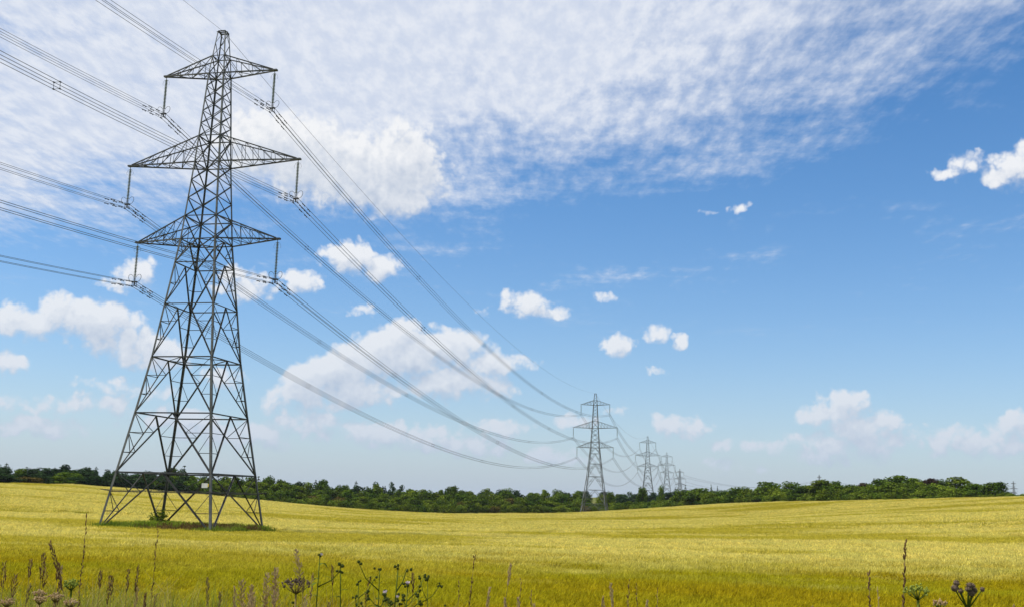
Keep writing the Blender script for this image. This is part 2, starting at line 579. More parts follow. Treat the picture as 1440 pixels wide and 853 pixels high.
def ground_z(x, y):
    x, y = np.atleast_1d(np.asarray(x, float)), np.atleast_1d(np.asarray(y, float))
    z = crop_top(x, y) - CROP
    z = z + 0.35 * sstep(island(x, y), -0.4, 1.2)
    k = 1 - sstep(y, 5.0, 13.0)
    return z * (1 - k) + 0.0 * k


def gz(x, y):
    return float(ground_z(x, y)[0])


def polar_sheet(name, rings, angs, zfun, material, closed):
    A, Rr = np.meshgrid(angs, rings)
    x, y = (Rr * np.sin(A)).ravel(), (Rr * np.cos(A)).ravel()
    z = zfun(x, y)
    na, nr = len(angs), len(rings)
    me = bpy.data.meshes.new(name)
    fs = []
    for i in range(nr - 1):
        for j in range(na if closed else na - 1):
            k = (j + 1) % na
            fs.append((i * na + j, (i + 1) * na + j, (i + 1) * na + k, i * na + k))
    if closed:
        fs.append(tuple(range(na)))
    me.from_pydata(np.stack([x, y, z], 1).tolist(), [], fs)
    me.polygons.foreach_set('use_smooth', [True] * len(me.polygons))
    me.materials.append(material)
    return link(name, me)


# ground: earth and rough grass under everything
m, nn, out = mat('earth_and_grass')
geo = nn.new('ShaderNodeNewGeometry')
f1 = nn.mr(nn.noise(geo.outputs['Position'], 0.6, 6.0, 0.6), 0.35, 0.65)
f2 = nn.mr(nn.noise(geo.outputs['Position'], 0.02, 3.0, 0.5), 0.4, 0.6)
cc = nn.mix(f1, c4((0.10, 0.115, 0.03)), c4((0.16, 0.14, 0.05)))
cc = nn.mix(f2, cc, c4((0.09, 0.12, 0.03)))
bs = nn.new('ShaderNodeBsdfDiffuse')
nn.put(bs.inputs[0], cc)
m.node_tree.links.new(bs.outputs[0], out.inputs[0])
rings = np.concatenate([np.arange(1, 20, 0.5), np.geomspace(20, 500, 120), np.geomspace(515, 9000, 60)])
ground = polar_sheet('ground', rings, np.radians(np.arange(0, 360, 1.5)), ground_z, m, True)
tag(ground, kind='structure')

# ------------------------------------------------------------------ barley
_ex, _ey = np.array([e[0] for e in EDGE]), np.array([e[1] for e in EDGE])
_ea, _er = np.arctan2(_ex, _ey), np.hypot(_ex, _ey)


def edge_range(x, y):
    return np.interp(np.arctan2(x, y), _ea, _er)


def tram(x, y):
    """pairs of sprayer wheelings; 1 in the wheel marks"""
    t = np.zeros(len(x))
    for ox, oy, a, l0, l1, bend in ((-100, 193, R(82), -45, 34, 0.0016), (-20, 128, R(96), -40, 26, -0.0012), (30, 118, R(92), -30, 48, 0.0006), (85, 190, R(100), -40, 40, 0.0008)):
        dx, dy = x - ox, y - oy
        u = dx * math.sin(a) + dy * math.cos(a)
        w = dx * math.cos(a) - dy * math.sin(a) + bend * u * u
        for off in (-0.95, 0.95):
            t = np.maximum(t, (np.abs(w - off) < 0.42) * (u > l0) * (u < l1))
    return t


def crop_sheet_z(x, y):
    r = np.hypot(x, y)
    z = crop_top(x, y) - 0.34 + 0.10 * (vnoise(x, y, 6.0, 1) - 0.5) + 0.10 * (vnoise(x, y, 1.7, 2) - 0.5)
    soil = crop_top(x, y) - CROP
    hole = sstep(island(x, y), -0.35, 0.35)
    z = z * (1 - hole) + (soil - 0.15) * hole
    far = sstep(r - edge_range(x, y), -1.2, 0.8)
    z = z * (1 - far) + (soil - 0.15) * far
    near = 1 - sstep(y + 0.6 * (vnoise(x, y, 1.5, 3) - .5), 13.5, 14.6)
    z = z * (1 - near) + (ground_z(x, y) - 0.15) * near
    return z


m, nn, out = mat('barley_stand')
geo = nn.new('ShaderNodeNewGeometry')
pos = geo.outputs['Position']
f1 = nn.mr(nn.noise(nn.vm('MULTIPLY', pos, (0.6, 1.0, 1.0)), 0.9, 5.0, 0.65), 0.33, 0.67)
cc = nn.mix(f1, c4((0.13, 0.14, 0.008)), c4((0.24, 0.20, 0.012)))
bs = nn.new('ShaderNodeBsdfDiffuse')
nn.put(bs.inputs[0], cc)
bp = nn.new('ShaderNodeBump')
bp.inputs['Strength'].default_value = 0.6
bp.inputs['Distance'].default_value = 0.25
nn.put(bp.inputs['Height'], nn.noise(pos, 2.5, 5.0, 0.7))
m.node_tree.links.new(bp.outputs[0], bs.inputs['Normal'])
m.node_tree.links.new(bs.outputs[0], out.inputs[0])
crings = np.concatenate([np.arange(12.5, 22, 0.4), np.geomspace(22, 84, 60), np.arange(84.6, 122, 0.55), np.geomspace(122.5, 460, 150)])
cs = polar_sheet('barley_stand', crings, np.radians(np.arange(-46, 46.01, 0.22)), crop_sheet_z, m, False)
tag(cs, 'even stand of ripening barley stems covering the wide field', 'barley', kind='stuff')



def barley_mat(name, near1, near2, far1, far2, far3, transl, island_):
    """greener near strip, cloud shadow painted in; paler further into the field, in drifts"""
    m, n, out = mat(name)
    geo = n.new('ShaderNodeNewGeometry')
    pos = geo.outputs['Position']
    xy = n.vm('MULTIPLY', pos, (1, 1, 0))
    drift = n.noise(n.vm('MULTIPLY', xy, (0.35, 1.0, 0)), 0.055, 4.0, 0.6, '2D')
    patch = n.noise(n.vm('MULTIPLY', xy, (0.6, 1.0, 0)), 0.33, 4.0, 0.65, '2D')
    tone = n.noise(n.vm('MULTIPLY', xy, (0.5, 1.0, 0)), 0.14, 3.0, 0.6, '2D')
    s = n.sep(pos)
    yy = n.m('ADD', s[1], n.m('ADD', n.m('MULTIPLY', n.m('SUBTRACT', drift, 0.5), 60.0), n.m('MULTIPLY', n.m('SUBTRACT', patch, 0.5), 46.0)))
    unshaded = n.mr(n.m('ADD', yy, n.m('MULTIPLY', s[0], 0.22)), 38.0, 68.0)  # far colour takes over where the cloud shadow painted on the near barley ends
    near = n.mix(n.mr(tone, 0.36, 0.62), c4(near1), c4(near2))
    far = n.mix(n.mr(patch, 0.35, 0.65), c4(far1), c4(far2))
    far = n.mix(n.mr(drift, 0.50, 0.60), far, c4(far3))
    col = n.mix(unshaded, near, far)
    clump = n.noise(xy, 1.5, 3.0, 0.6, '2D')
    sc = n.vm('SCALE', col)
    n.put(sc.node.inputs['Scale'], n.m('MULTIPLY', n.mr(clump, 0.3, 0.7, 0.72, 1.24, 'LINEAR'), n.mr(geo.outputs['Random Per Island'], 0, 1, 1 - island_, 1 + island_, 'LINEAR')))
    d, t, mx = n.new('ShaderNodeBsdfDiffuse'), n.new('ShaderNodeBsdfTranslucent'), n.new('ShaderNodeMixShader')
    n.put(d.inputs[0], sc)
    n.put(t.inputs[0], sc)
    mx.inputs[0].default_value = transl
    m.node_tree.links.new(d.outputs[0], mx.inputs[1])
    m.node_tree.links.new(t.outputs[0], mx.inputs[2])
    m.node_tree.links.new(mx.outputs[0], out.inputs[0])
    return m


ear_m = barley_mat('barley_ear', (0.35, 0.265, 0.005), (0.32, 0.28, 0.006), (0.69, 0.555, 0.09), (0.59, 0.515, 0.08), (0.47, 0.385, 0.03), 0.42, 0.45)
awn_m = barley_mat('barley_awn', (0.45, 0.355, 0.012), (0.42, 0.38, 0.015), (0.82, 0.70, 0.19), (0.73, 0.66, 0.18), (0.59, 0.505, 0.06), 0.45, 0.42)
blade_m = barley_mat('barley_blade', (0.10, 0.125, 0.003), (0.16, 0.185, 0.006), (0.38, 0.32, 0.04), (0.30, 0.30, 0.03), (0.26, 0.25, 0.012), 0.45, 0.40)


def barley_patch(name, size, count, k, seed):
    """a square of barley tops: stem, flag leaf, nodding ear and its awns, leaning with the breeze"""
    rnd = random.Random(seed)
    b = MB()
    for _ in range(count):
        x, y = (rnd.random() - .5) * size, (rnd.random() - .5) * size
        lean = Vector((0.35 + rnd.gauss(0, .45), -0.1 + rnd.gauss(0, .45), 0))
        h = 0.26 + rnd.gauss(0, 0.05)
        base = Vector((x, y, -0.12))
        top = base + Vector((lean.x * .12, lean.y * .12, h))
        a = rnd.random() * 6.283
        side = Vector((math.cos(a), math.sin(a), 0))
        w = 0.006 * k
        b.add([base - side * w, base + side * w, top], [(0, 1, 2)], 2)
        # ear
        d = Vector((lean.x * .9, lean.y * .9, 0.75 + rnd.gauss(0, .25))).normalized()
        e = top + d * 0.085
        ew = 0.011 * k
        b.add([top, top + d * .04 - side * ew, e, top + d * .04 + side * ew], [(0, 1, 2, 3)], 0)
        s2 = d.cross(side).normalized()
        for j in range(3):
            dd = (d + side * rnd.gauss(0, .22) + s2 * rnd.gauss(0, .22)).normalized()
            q = top + d * (0.02 + 0.025 * j)
            tip = q + dd * rnd.uniform(.11, .17)
            sd_ = s2 if j == 1 else side
            b.add([q - sd_ * 0.0055 * k, q + sd_ * 0.0055 * k, tip], [(0, 1, 2)], 1)
        # flag leaf
        if rnd.random() < 0.75:
            a2 = rnd.random() * 6.283
            dl = Vector((math.cos(a2) + .5, math.sin(a2), rnd.uniform(.1, .9))).normalized()
            l0 = base + (top - base) * rnd.uniform(.35, .8)
            sp = dl.cross(Vector((0, 0, 1))).normalized() * 0.009 * k
            b.add([l0 - sp, l0 + sp, l0 + dl * .13 + sp, l0 + dl * .13 - sp, l0 + dl * .22 + Vector((0, 0, -.04))], [(0, 1, 2, 3), (3, 2, 4)], 2)
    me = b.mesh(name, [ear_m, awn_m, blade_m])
    return bpy.data.objects.new(name, me)


def scatter_object(name, pts, sources, attrs, material=None):
    """one object: points that carry copies of the source tufts (geometry nodes)"""
    me = bpy.data.meshes.new(name)
    me.from_pydata([tuple(p) for p in pts], [], [])
    for an, ty, vals in attrs:
        at = me.attributes.new(an, ty, 'POINT')
        if ty == 'FLOAT_VECTOR':
            at.data.foreach_set('vector', [c for e in vals for c in e])
        else:
            at.data.foreach_set('value', list(vals))
    o = link(name, me)
    ng = bpy.data.node_groups.new(name + '_scatter', 'GeometryNodeTree')
    ng.interface.new_socket('Geometry', in_out='INPUT', socket_type='NodeSocketGeometry')
    ng.interface.new_socket('Geometry', in_out='OUTPUT', socket_type='NodeSocketGeometry')
    gi, go = ng.nodes.new('NodeGroupInput'), ng.nodes.new('NodeGroupOutput')
    toi = ng.nodes.new('GeometryNodeGeometryToInstance')
    for src in reversed(sources):
        oi = ng.nodes.new('GeometryNodeObjectInfo')
        oi.inputs['Object'].default_value = src
        ng.links.new(oi.outputs['Geometry'], toi.inputs[0])
    iop = ng.nodes.new('GeometryNodeInstanceOnPoints')
    ng.links.new(gi.outputs[0], iop.inputs['Points'])
    ng.links.new(toi.outputs[0], iop.inputs['Instance'])
    iop.inputs['Pick Instance'].default_value = True

    def named(an, ty):
        q = ng.nodes.new('GeometryNodeInputNamedAttribute')
        q.data_type = ty
        q.inputs['Name'].default_value = an
        return q.outputs['Attribute']
    ng.links.new(named('pick', 'INT'), iop.inputs['Instance Index'])
    ng.links.new(named('rot', 'FLOAT_VECTOR'), iop.inputs['Rotation'])
    cz = ng.nodes.new('ShaderNodeCombineXYZ')
    cz.inputs[0].default_value = 1
    cz.inputs[1].default_value = 1
    ng.links.new(named('tall', 'FLOAT'), cz.inputs[2])
    ng.links.new(cz.outputs[0], iop.inputs['Scale'])
    ng.links.new(iop.outputs[0], go.inputs[0])
    md = o.modifiers.new('scatter', 'NODES')
    md.node_group = ng
    return o


def crop_band(name, r0, r1, size, count, k, variants, half_angle, label, tall0=1.0):
    srcs = [barley_patch('barley_tuft_source', size, count, k, 10 * variants + i) for i in range(variants)]
    rs = np.random.RandomState(int(r0))
    step = size * 0.98
    xm = r1 * math.sin(R(half_angle))
    gx, gy = np.meshgrid(np.arange(-xm, xm, step), np.arange(0, r1, step))
    x, y = gx.ravel() + rs.uniform(-.15, .15, gx.size) * size, gy.ravel() + rs.uniform(-.15, .15, gx.size) * size
    r, a = np.hypot(x, y), np.degrees(np.arctan2(x, y))
    ok = (r >= r0) & (r < r1) & (np.abs(a) < half_angle) & (y > 14.2) & (r < edge_range(x, y) - size * .6) & (island(x, y) < -0.3 - size * 0.25) & (tram(x, y) < .5)
    x, y = x[ok], y[ok]
    z = crop_top(x, y) - 0.36 + 0.10 * (vnoise(x, y, 6.0, 1) - 0.5)
    tall = tall0 * (0.82 + 0.45 * vnoise(x, y, 3.1, 7) + 0.2 * (vnoise(x, y, 11.0, 8) - .5))
    rot = rs.choice([0.0, 0.25, -0.25, 0.5, -0.5, 0.12], len(x))
    gxs, gys = (crop_top(x + .8, y) - crop_top(x - .8, y)) / 1.6, (crop_top(x, y + .8) - crop_top(x, y - .8)) / 1.6
    eul = []
    for a_, b_, c_ in zip(gxs, gys, rot):
        q = Vector((-a_, -b_, 1)).normalized()
        eul.append(tuple((Vector((0, 0, 1)).rotation_difference(q).to_matrix() @ Matrix.Rotation(c_, 3, 'Z')).to_euler()))
    o = scatter_object(name, np.stack([x, y, z], 1).tolist(), srcs, [('pick', 'INT', rs.randint(0, variants, len(x)).tolist()), ('rot', 'FLOAT_VECTOR', eul), ('tall', 'FLOAT', tall.tolist())])
    tag(o, label, 'barley', kind='stuff')
    return o


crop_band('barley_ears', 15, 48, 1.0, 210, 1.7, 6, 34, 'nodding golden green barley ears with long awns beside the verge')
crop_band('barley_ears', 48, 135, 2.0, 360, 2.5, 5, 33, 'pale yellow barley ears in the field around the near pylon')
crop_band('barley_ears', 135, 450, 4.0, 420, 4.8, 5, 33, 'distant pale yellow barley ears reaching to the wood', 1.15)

# ------------------------------------------------------------------ pylons
OFF = 0.9                                   # the legs run this far down through the crop to the soil
PROFILE = [(-0.9, 5.60), (0.0, 5.45), (4.69, 4.74), (10.25, 3.88), (15.65, 3.10), (20.9, 2.55), (25.1, 2.10), (27.5, 1.85), (35.6, 1.32), (45.2, 0.83), (47.2, 0.66), (50.0, 0.40)]
ARMS = [(45.46, 6.015, 45.2, 47.2, 4), (35.845, 9.18, 35.6, 38.4, 6), (27.695, 7.558, 27.5, 29.9, 5)]      # tip height, reach, lower and upper root, bays
STRING = 4.27                               # insulator string


def half(h):
    return float(np.interp(h, [p[0] for p in PROFILE], [p[1] for p in PROFILE]))


def corner(h, sx, sy):
    w = half(h)
    return Vector((sx * w, sy * w, h + OFF))


FACES = [((-1, -1), (1, -1)), ((1, -1), (1, 1)), ((1, 1), (-1, 1)), ((-1, 1), (-1, -1))]


def pylon_members():
    """all bars of the tower as (part, sub, a, b, size, flanges)"""
    M = []
    for sx, sy in ((-1, -1), (1, -1), (1, 1), (-1, 1)):
        M.append(('leg', (sx, sy)))
    levels = [0.0, 4.69, 10.25, 15.65, 20.9, 25.1, 27.5]
    for f, (p, q) in enumerate(FACES):
        nrm = Vector(((p[0] + q[0]) / 2, (p[1] + q[1]) / 2, 0))
        for i in range(len(levels) - 1):
            h0, h1 = levels[i], levels[i + 1]
            hb = h0 if i else -0.6
            mid = (corner(h1, *p) + corner(h1, *q)) / 2
            M.append(('horizontal_strut', corner(h1, *p), corner(h1, *q), 0.125 if i < 3 else 0.10, (nrm, Vector((0, 0, 1)))))
            for c in (p, q):
                a = corner(hb, *c)
                M.append(('diagonal_brace', a + nrm * .02, mid + nrm * .02, 0.145 if i < 2 else 0.12, (nrm, Vector((0, 0, 1)))))
                nb = 3 if i < 4 else 2
                prev = None
                for j in range(1, nb):
                    t = j / nb
                    lg = corner(hb + (h1 - hb) * t, *c)
                    dg = a + (mid - a) * t
                    M.append(('secondary_brace', lg, dg, 0.06, (nrm, Vector((0, 0, 1)))))
                    if prev is not None:
                        M.append(('secondary_brace', prev, lg, 0.055, (nrm, Vector((0, 0, 1)))))
                    prev = dg
                if prev is not None:
                    M.append(('secondary_brace', prev, corner(h1, *c), 0.055, (nrm, Vector((0, 0, 1)))))
        # crossed lattice of the upper body
        ups = [27.5, 29.9] + [29.9 + (35.6 - 29.9) * k / 3 for k in (1, 2, 3)] + [38.4] + [38.4 + (45.2 - 38.4) * k / 5 for k in (1, 2, 3, 4, 5)] + [47.2]
        for i in range(len(ups) - 1):
            h0, h1 = ups[i], ups[i + 1]
            s = 0.095 if h0 < 36 else 0.08
            M.append(('diagonal_brace', corner(h0, *p) + nrm * .02, corner(h1, *q) + nrm * .02, s, (nrm, Vector((0, 0, 1)))))
            M.append(('diagonal_brace', corner(h0, *q) - nrm * .03, corner(h1, *p) - nrm * .03, s, (nrm, Vector((0, 0, 1)))))
            if h0 in (27.5, 29.9, 35.6, 38.4, 45.2) and i:
                M.append(('horizontal_strut', corner(h0, *p), corner(h0, *q), 0.10, (nrm, Vector((0, 0, 1)))))
        M.append(('horizontal_strut', corner(47.2, *p), corner(47.2, *q), 0.08, (nrm, Vector((0, 0, 1)))))
        M.append(('horizontal_strut', corner(50, *p), corner(50, *q), 0.13, (nrm, Vector((0, 0, 1)))))
        M.append(('secondary_brace', corner(47.2, *p), corner(48.7, *q), 0.055, (nrm, Vector((0, 0, 1)))))
        M.append(('secondary_brace', corner(48.7, *q), corner(50, *p), 0.055, (nrm, Vector((0, 0, 1)))))
        # level bracing at the waist
        for h in (4.69, 15.65, 27.5):
            a = (corner(h, *p) + corner(h, *q)) / 2
            r = FACES[(f + 1) % 4]
            b = (corner(h, *r[0]) + corner(h, *r[1])) / 2
            M.append(('secondary_brace', a, b, 0.08, (Vector((0, 0, 1)), nrm)))
    return M


def leg_mesh(b, sx, sy, k=1.0):
    hs = [p[0] for p in PROFILE]
    for i in range(len(hs) - 1):
        h0, h1 = hs[i], hs[i + 1]
        s = (0.21 if h0 < 15 else 0.18 if h0 < 27 else 0.15 if h0 < 45 else 0.10) * k
        b.angle(corner(h0, sx, sy), corner(h1, sx, sy) + Vector((0, 0, .02)), s, (Vector((-sx, 0, 0)), Vector((0, -sy, 0))))


def arm_members(ht, reach, lo, hi, bays, side):
    """chords and lacing of one half crossarm"""
    tip = Vector((side * reach, 0, ht + OFF))
    out = []
    lower, upper = [], []
    for sy in (-1, 1):
        a, u = corner(lo, side, sy), corner(hi, side, sy)
        t = tip + Vector((0, sy * .10, 0))
        out.append(('chord', a, t, 0.12))
        out.append(('chord', u, t + Vector((-side * .15, 0, .10)), 0.10))
        lower.append((a, t))
        upper.append((u, t + Vector((-side * .15, 0, .10))))
    at = lambda s, f: s[0] + (s[1] - s[0]) * f
    for i in range(1, bays):
        f, g = i / bays, (i - 1) / bays
        for k in (0, 1):
            out.append(('lacing_bar', at(lower[k], f), at(upper[k], f), 0.05))
            out.append(('lacing_bar', at(lower[k], f), at(upper[k], g), 0.055))
        out.append(('lacing_bar', at(lower[0], f), at(lower[1], f), 0.05))
        out.append(('lacing_bar', at(lower[i % 2], g), at(lower[1 - i % 2], f), 0.055))
        out.append(('lacing_bar', at(upper[0], f), at(upper[1], f), 0.045))
    return out, tip


def make_pylon(loc, label, detailed, k=1.0):
    root = empty('lattice_pylon', (loc[0], loc[1], loc[2] - OFF), -HD)
    tag(root, label, 'pylon', 'lattice pylons of the power line')
    mem = pylon_members()
    joined = MB()
    for it in mem:
        if it[0] == 'leg':
            b = MB()
            leg_mesh(b, *it[1], k)
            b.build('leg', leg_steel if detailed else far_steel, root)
        elif detailed:
            b = MB()
            b.angle(it[1], it[2], it[3], it[4])
            b.build(it[0], steel, root)
        else:
            joined.angle(it[1], it[2], it[3] * k, it[4])
    if not detailed:
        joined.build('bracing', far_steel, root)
    for ht, reach, lo, hi, bays in ARMS:
        arm = None
        plates = MB()
        rest = MB()
        subs = []
        for side in (-1, 1):
            ms, tip = arm_members(ht, reach, lo, hi, bays, side)
            plates.box(tip + Vector((side * .02, 0, .03)), (.5, .34, .16))
            subs += ms
        if detailed:
            arm = plates.build('crossarm', steel, root)
            for nme, a, c, s in subs:
                b = MB()
                b.angle(a, c, s, (Vector((0, 0, 1)), Vector((0, 1, 0))))
                b.build(nme, steel, arm)
        else:
            for nme, a, c, s in subs:
                plates.angle(a, c, s * k, (Vector((0, 0, 1)), Vector((0, 1, 0))))
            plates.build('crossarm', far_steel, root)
    if detailed:
        b = MB()
        for sx, sy in ((-1, -1), (1, -1), (1, 1), (-1, 1)):
            p = corner(3.0, sx, sy)
            b.angle(p, p + Vector((sx * .62, sy * .62, .12)), 0.06)
            b.angle(p, p + Vector((sx * .9, 0, .12)), 0.05)
            b.angle(p, p + Vector((0, sy * .9, .12)), 0.05)
        b.build('anticlimbing_bracket', steel, root)
        for f, (p, q) in enumerate(FACES):
            nrm = Vector(((p[0] + q[0]) / 2, (p[1] + q[1]) / 2, 0))
            b = MB()
            for e, (o_, dz) in enumerate(((.12, -.02), (.38, .04), (.62, .10))):
                a = corner(3.0, *p) + Vector((p[0], p[1], 0)) * o_ + Vector((0, 0, dz))
                c = corner(3.0, *q) + Vector((q[0], q[1], 0)) * o_ + Vector((0, 0, dz))
                b.tube([a, c], .016, 4)
                L = (c - a).length
                for j in range(int(L / .3)):            # barbs
                    m_ = a + (c - a) * ((j + .5) / int(L / .3))
                    b.tube([m_ + Vector((0, 0, -.05)), m_ + Vector((0, 0, .05))], .01, 3)
            # loose hanging coil of wire at mid face
            m_ = (corner(3.0, *p) + corner(3.0, *q)) / 2 + nrm * .4
            t_ = Vector((-nrm.y, nrm.x, 0))
            for j in range(3):
                c0 = m_ + t_ * (j - 1) * .55 + Vector((0, 0, -.12))
                b.tube([c0 + t_ * (.2 * math.cos(a_ * .7854)) + Vector((0, 0, .17 * math.sin(a_ * .7854))) for a_ in range(9)], .012, 3)
            b.build('anticlimbing_wire', iron, root)
        # warning plate fixed to the face by the near leg
        b = MB()
        c = corner(3.65, 1, -1)
        b.box((c.x - .55, c.y - .10, c.z), (.58, .025, .42))
        pl = b.build('sign_plate', white_plate, root)
        b = MB()
        b.box((c.x - .20, c.y - .12, c.z + .02), (.10, .02, .26))
        b.build('warning_plate', yellow_plate, root)
        # step bolts up one leg
        b = MB()
        for i in range(98):
            h = 3.6 + i * .45
            p = corner(h, 1, -1)
            d = Vector((1, 0, 0)) if i % 2 else Vector((0, -1, 0))
            b.tube([p, p + d * .2], .012, 4)
        b.build('step_bolts', steel, root)
        # earth-wire bracket
        b = MB()
        b.angle((-.55, 0, 50.02 + OFF), (.5, 0, 50.02 + OFF), .12)
        b.tube([(-.5, 0, 50 + OFF), (-.75, 0, 50.15 + OFF)], .05, 5)
        b.build('earth_wire_clamp', iron, root)
    return root


NAMES = ['tall dark lattice pylon standing on a grass island in the barley',
         'grey lattice pylon standing at the edge of the wood where the field dips',
         'pale lattice pylon rising behind the hedge, third along the power line',
         'small faint lattice pylon beyond the hedge, fourth along the power line',
         'tiny faint pylon at the bend of the line behind the hedge trees',
         'minute pylon silhouetted above the treetops, beyond the bend of the line',
         'minute pylon on the skyline beyond the round bush at the hedge end']
make_pylon(PY[0], NAMES[0], True)
for i in range(1, 7):
    o = make_pylon(PY[i], NAMES[i], False, (1.0, 1.15, 1.35, 1.5, 1.8, 2.4, 2.4)[i])
    if i == 4:
        o.rotation_euler = (0, 0, -R(30))
    if i in (5, 6):
        o.rotation_euler = (0, 0, -R(65))


# ------------------------------------------------------------------ insulators and conductors
def insulator_proto(detail):
    root = empty('insulator_string')
    b = MB()
    prof = []
    nd = 21
    z0, z1 = -0.35, -3.55
    for i in range(nd):
        z = z0 + (z1 - z0) * i / nd
        p = (z1 - z0) / nd
        prof += [(0.045, z), (0.145, z + p * .25), (0.14, z + p * .45), (0.05, z + p * .6)]
    b.lathe(prof, k=8)
    if not detail:
        b.tube([(0, 0, .05), (0, 0, z0)], .05, 4)
        b.tube([(0, 0, z1), (0, 0, -STRING + .2)], .06, 4)
        me = b.mesh('insulator_string', porcelain)
        bpy.data.objects.remove(root)
        return me
    b.build('disc_stack', porcelain, root, True)
    b = MB()
    b.tube([(0, 0, .06), (0, 0, z0 + .02)], .035, 5)
    b.tube([(0, -.06, -.05), (0, .06, -.05)], .05, 5)
    b.build('shackle', iron, root)
    b = MB()
    for sgn, up in ((-1, 1.0), (1, 1.0)):          # wire horns at the top end
        b.tube([(0, 0, -.30), (sgn * .25, 0, -.42), (sgn * .38, 0, -.75), (sgn * .30, 0, -.95)], .012, 3)
        b.build('upper_arcing_horn', iron, root)
        b = MB()
    b = MB()
    b.tube([(0, 0, z1 + .05), (0, 0, -STRING + .30)], .05, 5)
    b.box((0, 0, -STRING + .22), (.50, .10, .14))
    b.box((0, 0, -STRING + .02), (.12, .08, .36))
    for sx in (-1, 1):
        for zz in (-.225, .225):
            b.box((sx * .225, 0, -STRING + zz), (.07, .34, .10))
        b.tube([(sx * .225, 0, -STRING + .22), (sx * .225, 0, -STRING - .225)], .03, 4)
    b.build('yoke_plate', iron, root)
    for sgn in (-1, 1):                             # racket-shaped arcing horns
        b = MB()
        pts = []
        for i in range(13):
            a = -math.pi / 2 + 2 * math.pi * i / 12
            r = .32
            pts.append((0, 0, 0))
            cx, cz = sgn * (.40), .42
            px, pz = r * .85 * math.cos(a), r * 1.25 * math.sin(a)
            t = sgn * -.45
            pts[-1] = (cx + px * math.cos(t) - pz * math.sin(t), 0, -STRING + .25 + cz + px * math.sin(t) + pz * math.cos(t) - .05)
        b.tube([(0, 0, -STRING + .25)] + pts + [(0, 0, -STRING + .25)], .022, 4)
        b.build('arcing_horn', iron, root)
    return root


ARM_NAME = ['top', 'middle', 'bottom']
PYL_NAME = ['near pylon', 'pylon at the wood edge', 'third pylon behind the hedge', 'fourth pylon beyond the hedge', 'tiny pylon at the bend']


def hang(i, a, side):
    """world point of an arm tip"""
    ht, reach = ARMS[a][0], ARMS[a][1]
    p = Vector(PY[i])
    rz = -HD if i < 4 else (-R(30) if i == 4 else -R(65))
    return p + Vector((math.cos(rz), math.sin(rz), 0)) * (side * reach) + Vector((0, 0, ht))


proto = insulator_proto(True)
first = True
for a in range(3):
    for side in (-1, 1):
        o = proto if first else copy_tree(proto)
        first = False
        o.location = hang(0, a, side)
        o.rotation_euler = (0, 0, -HD)
        tag(o, 'long insulator string with ring horns under the %s crossarm of the near pylon' % ARM_NAME[a], 'insulator', 'insulator strings on the near pylon')
small = insulator_proto(False)
for i in range(1, 5):
    for a in range(3):
        for side in (-1, 1):
            o = link('insulator_string', small)
            o.location = hang(i, a, side)
            s_ = (1, 1.3, 1.8, 2.2, 2.6)[i]
            o.scale = (s_, s_, 1)
            tag(o, 'thin insulator string under the %s crossarm of the %s' % (ARM_NAME[a], PYL_NAME[i]), 'insulator', 'insulator strings on the distant pylons')


def span_points(A, B, sag, nseg, off=Vector((0, 0, 0))):
    pts = []
    for j in range(nseg + 1):
        t = j / nseg
        p = A.lerp(B, t) + off
        p.z -= 4 * sag * t * (1 - t)
        pts.append(p)
    return pts


P0 = Vector((PY[0][0], PY[0][1], 0)) - LINE * 300
P0.z = 4 + 1.65
down = Vector((0, 0, -STRING))


def damper_mesh():
    b = MB()
    b.tube([(0, -.28, -.07), (0, .28, -.07)], .012, 4)
    for y in (-.25, .25):
        b.lathe([(0.0, -.09), (.042, -.085), (.05, .05), (.02, .09), (0, .09)], (0, y, -.07), (0, 1, 0), 6)
    b.box((0, 0, -.03), (.05, .06, .10))
    return b.mesh('vibration_damper', iron)


def spacer_mesh():
    b = MB()
    c = [(-.225, 0, -.225), (.225, 0, -.225), (.225, 0, .225), (-.225, 0, .225)]
    for i in range(4):
        b.tube([c[i], c[(i + 1) % 4]], .016, 5)
        b.box(c[i], (.07, .16, .07))
    return b.mesh('spacer', iron)


DAMP, SPACER = damper_mesh(), spacer_mesh()
SPAN_TEXT = {(-1, 0): 'running from the near pylon away from the wood', (0, 1): 'sagging from the near pylon to the wood edge',
             (1, 2): 'between wood edge pylon and third pylon', (2, 3): 'between the third and the fourth pylon', (3, 4): 'between fourth pylon and bend pylon',
             (4, 5): 'leaving the bend pylon above the treetops', (5, 6): 'between the two minute skyline pylons'}


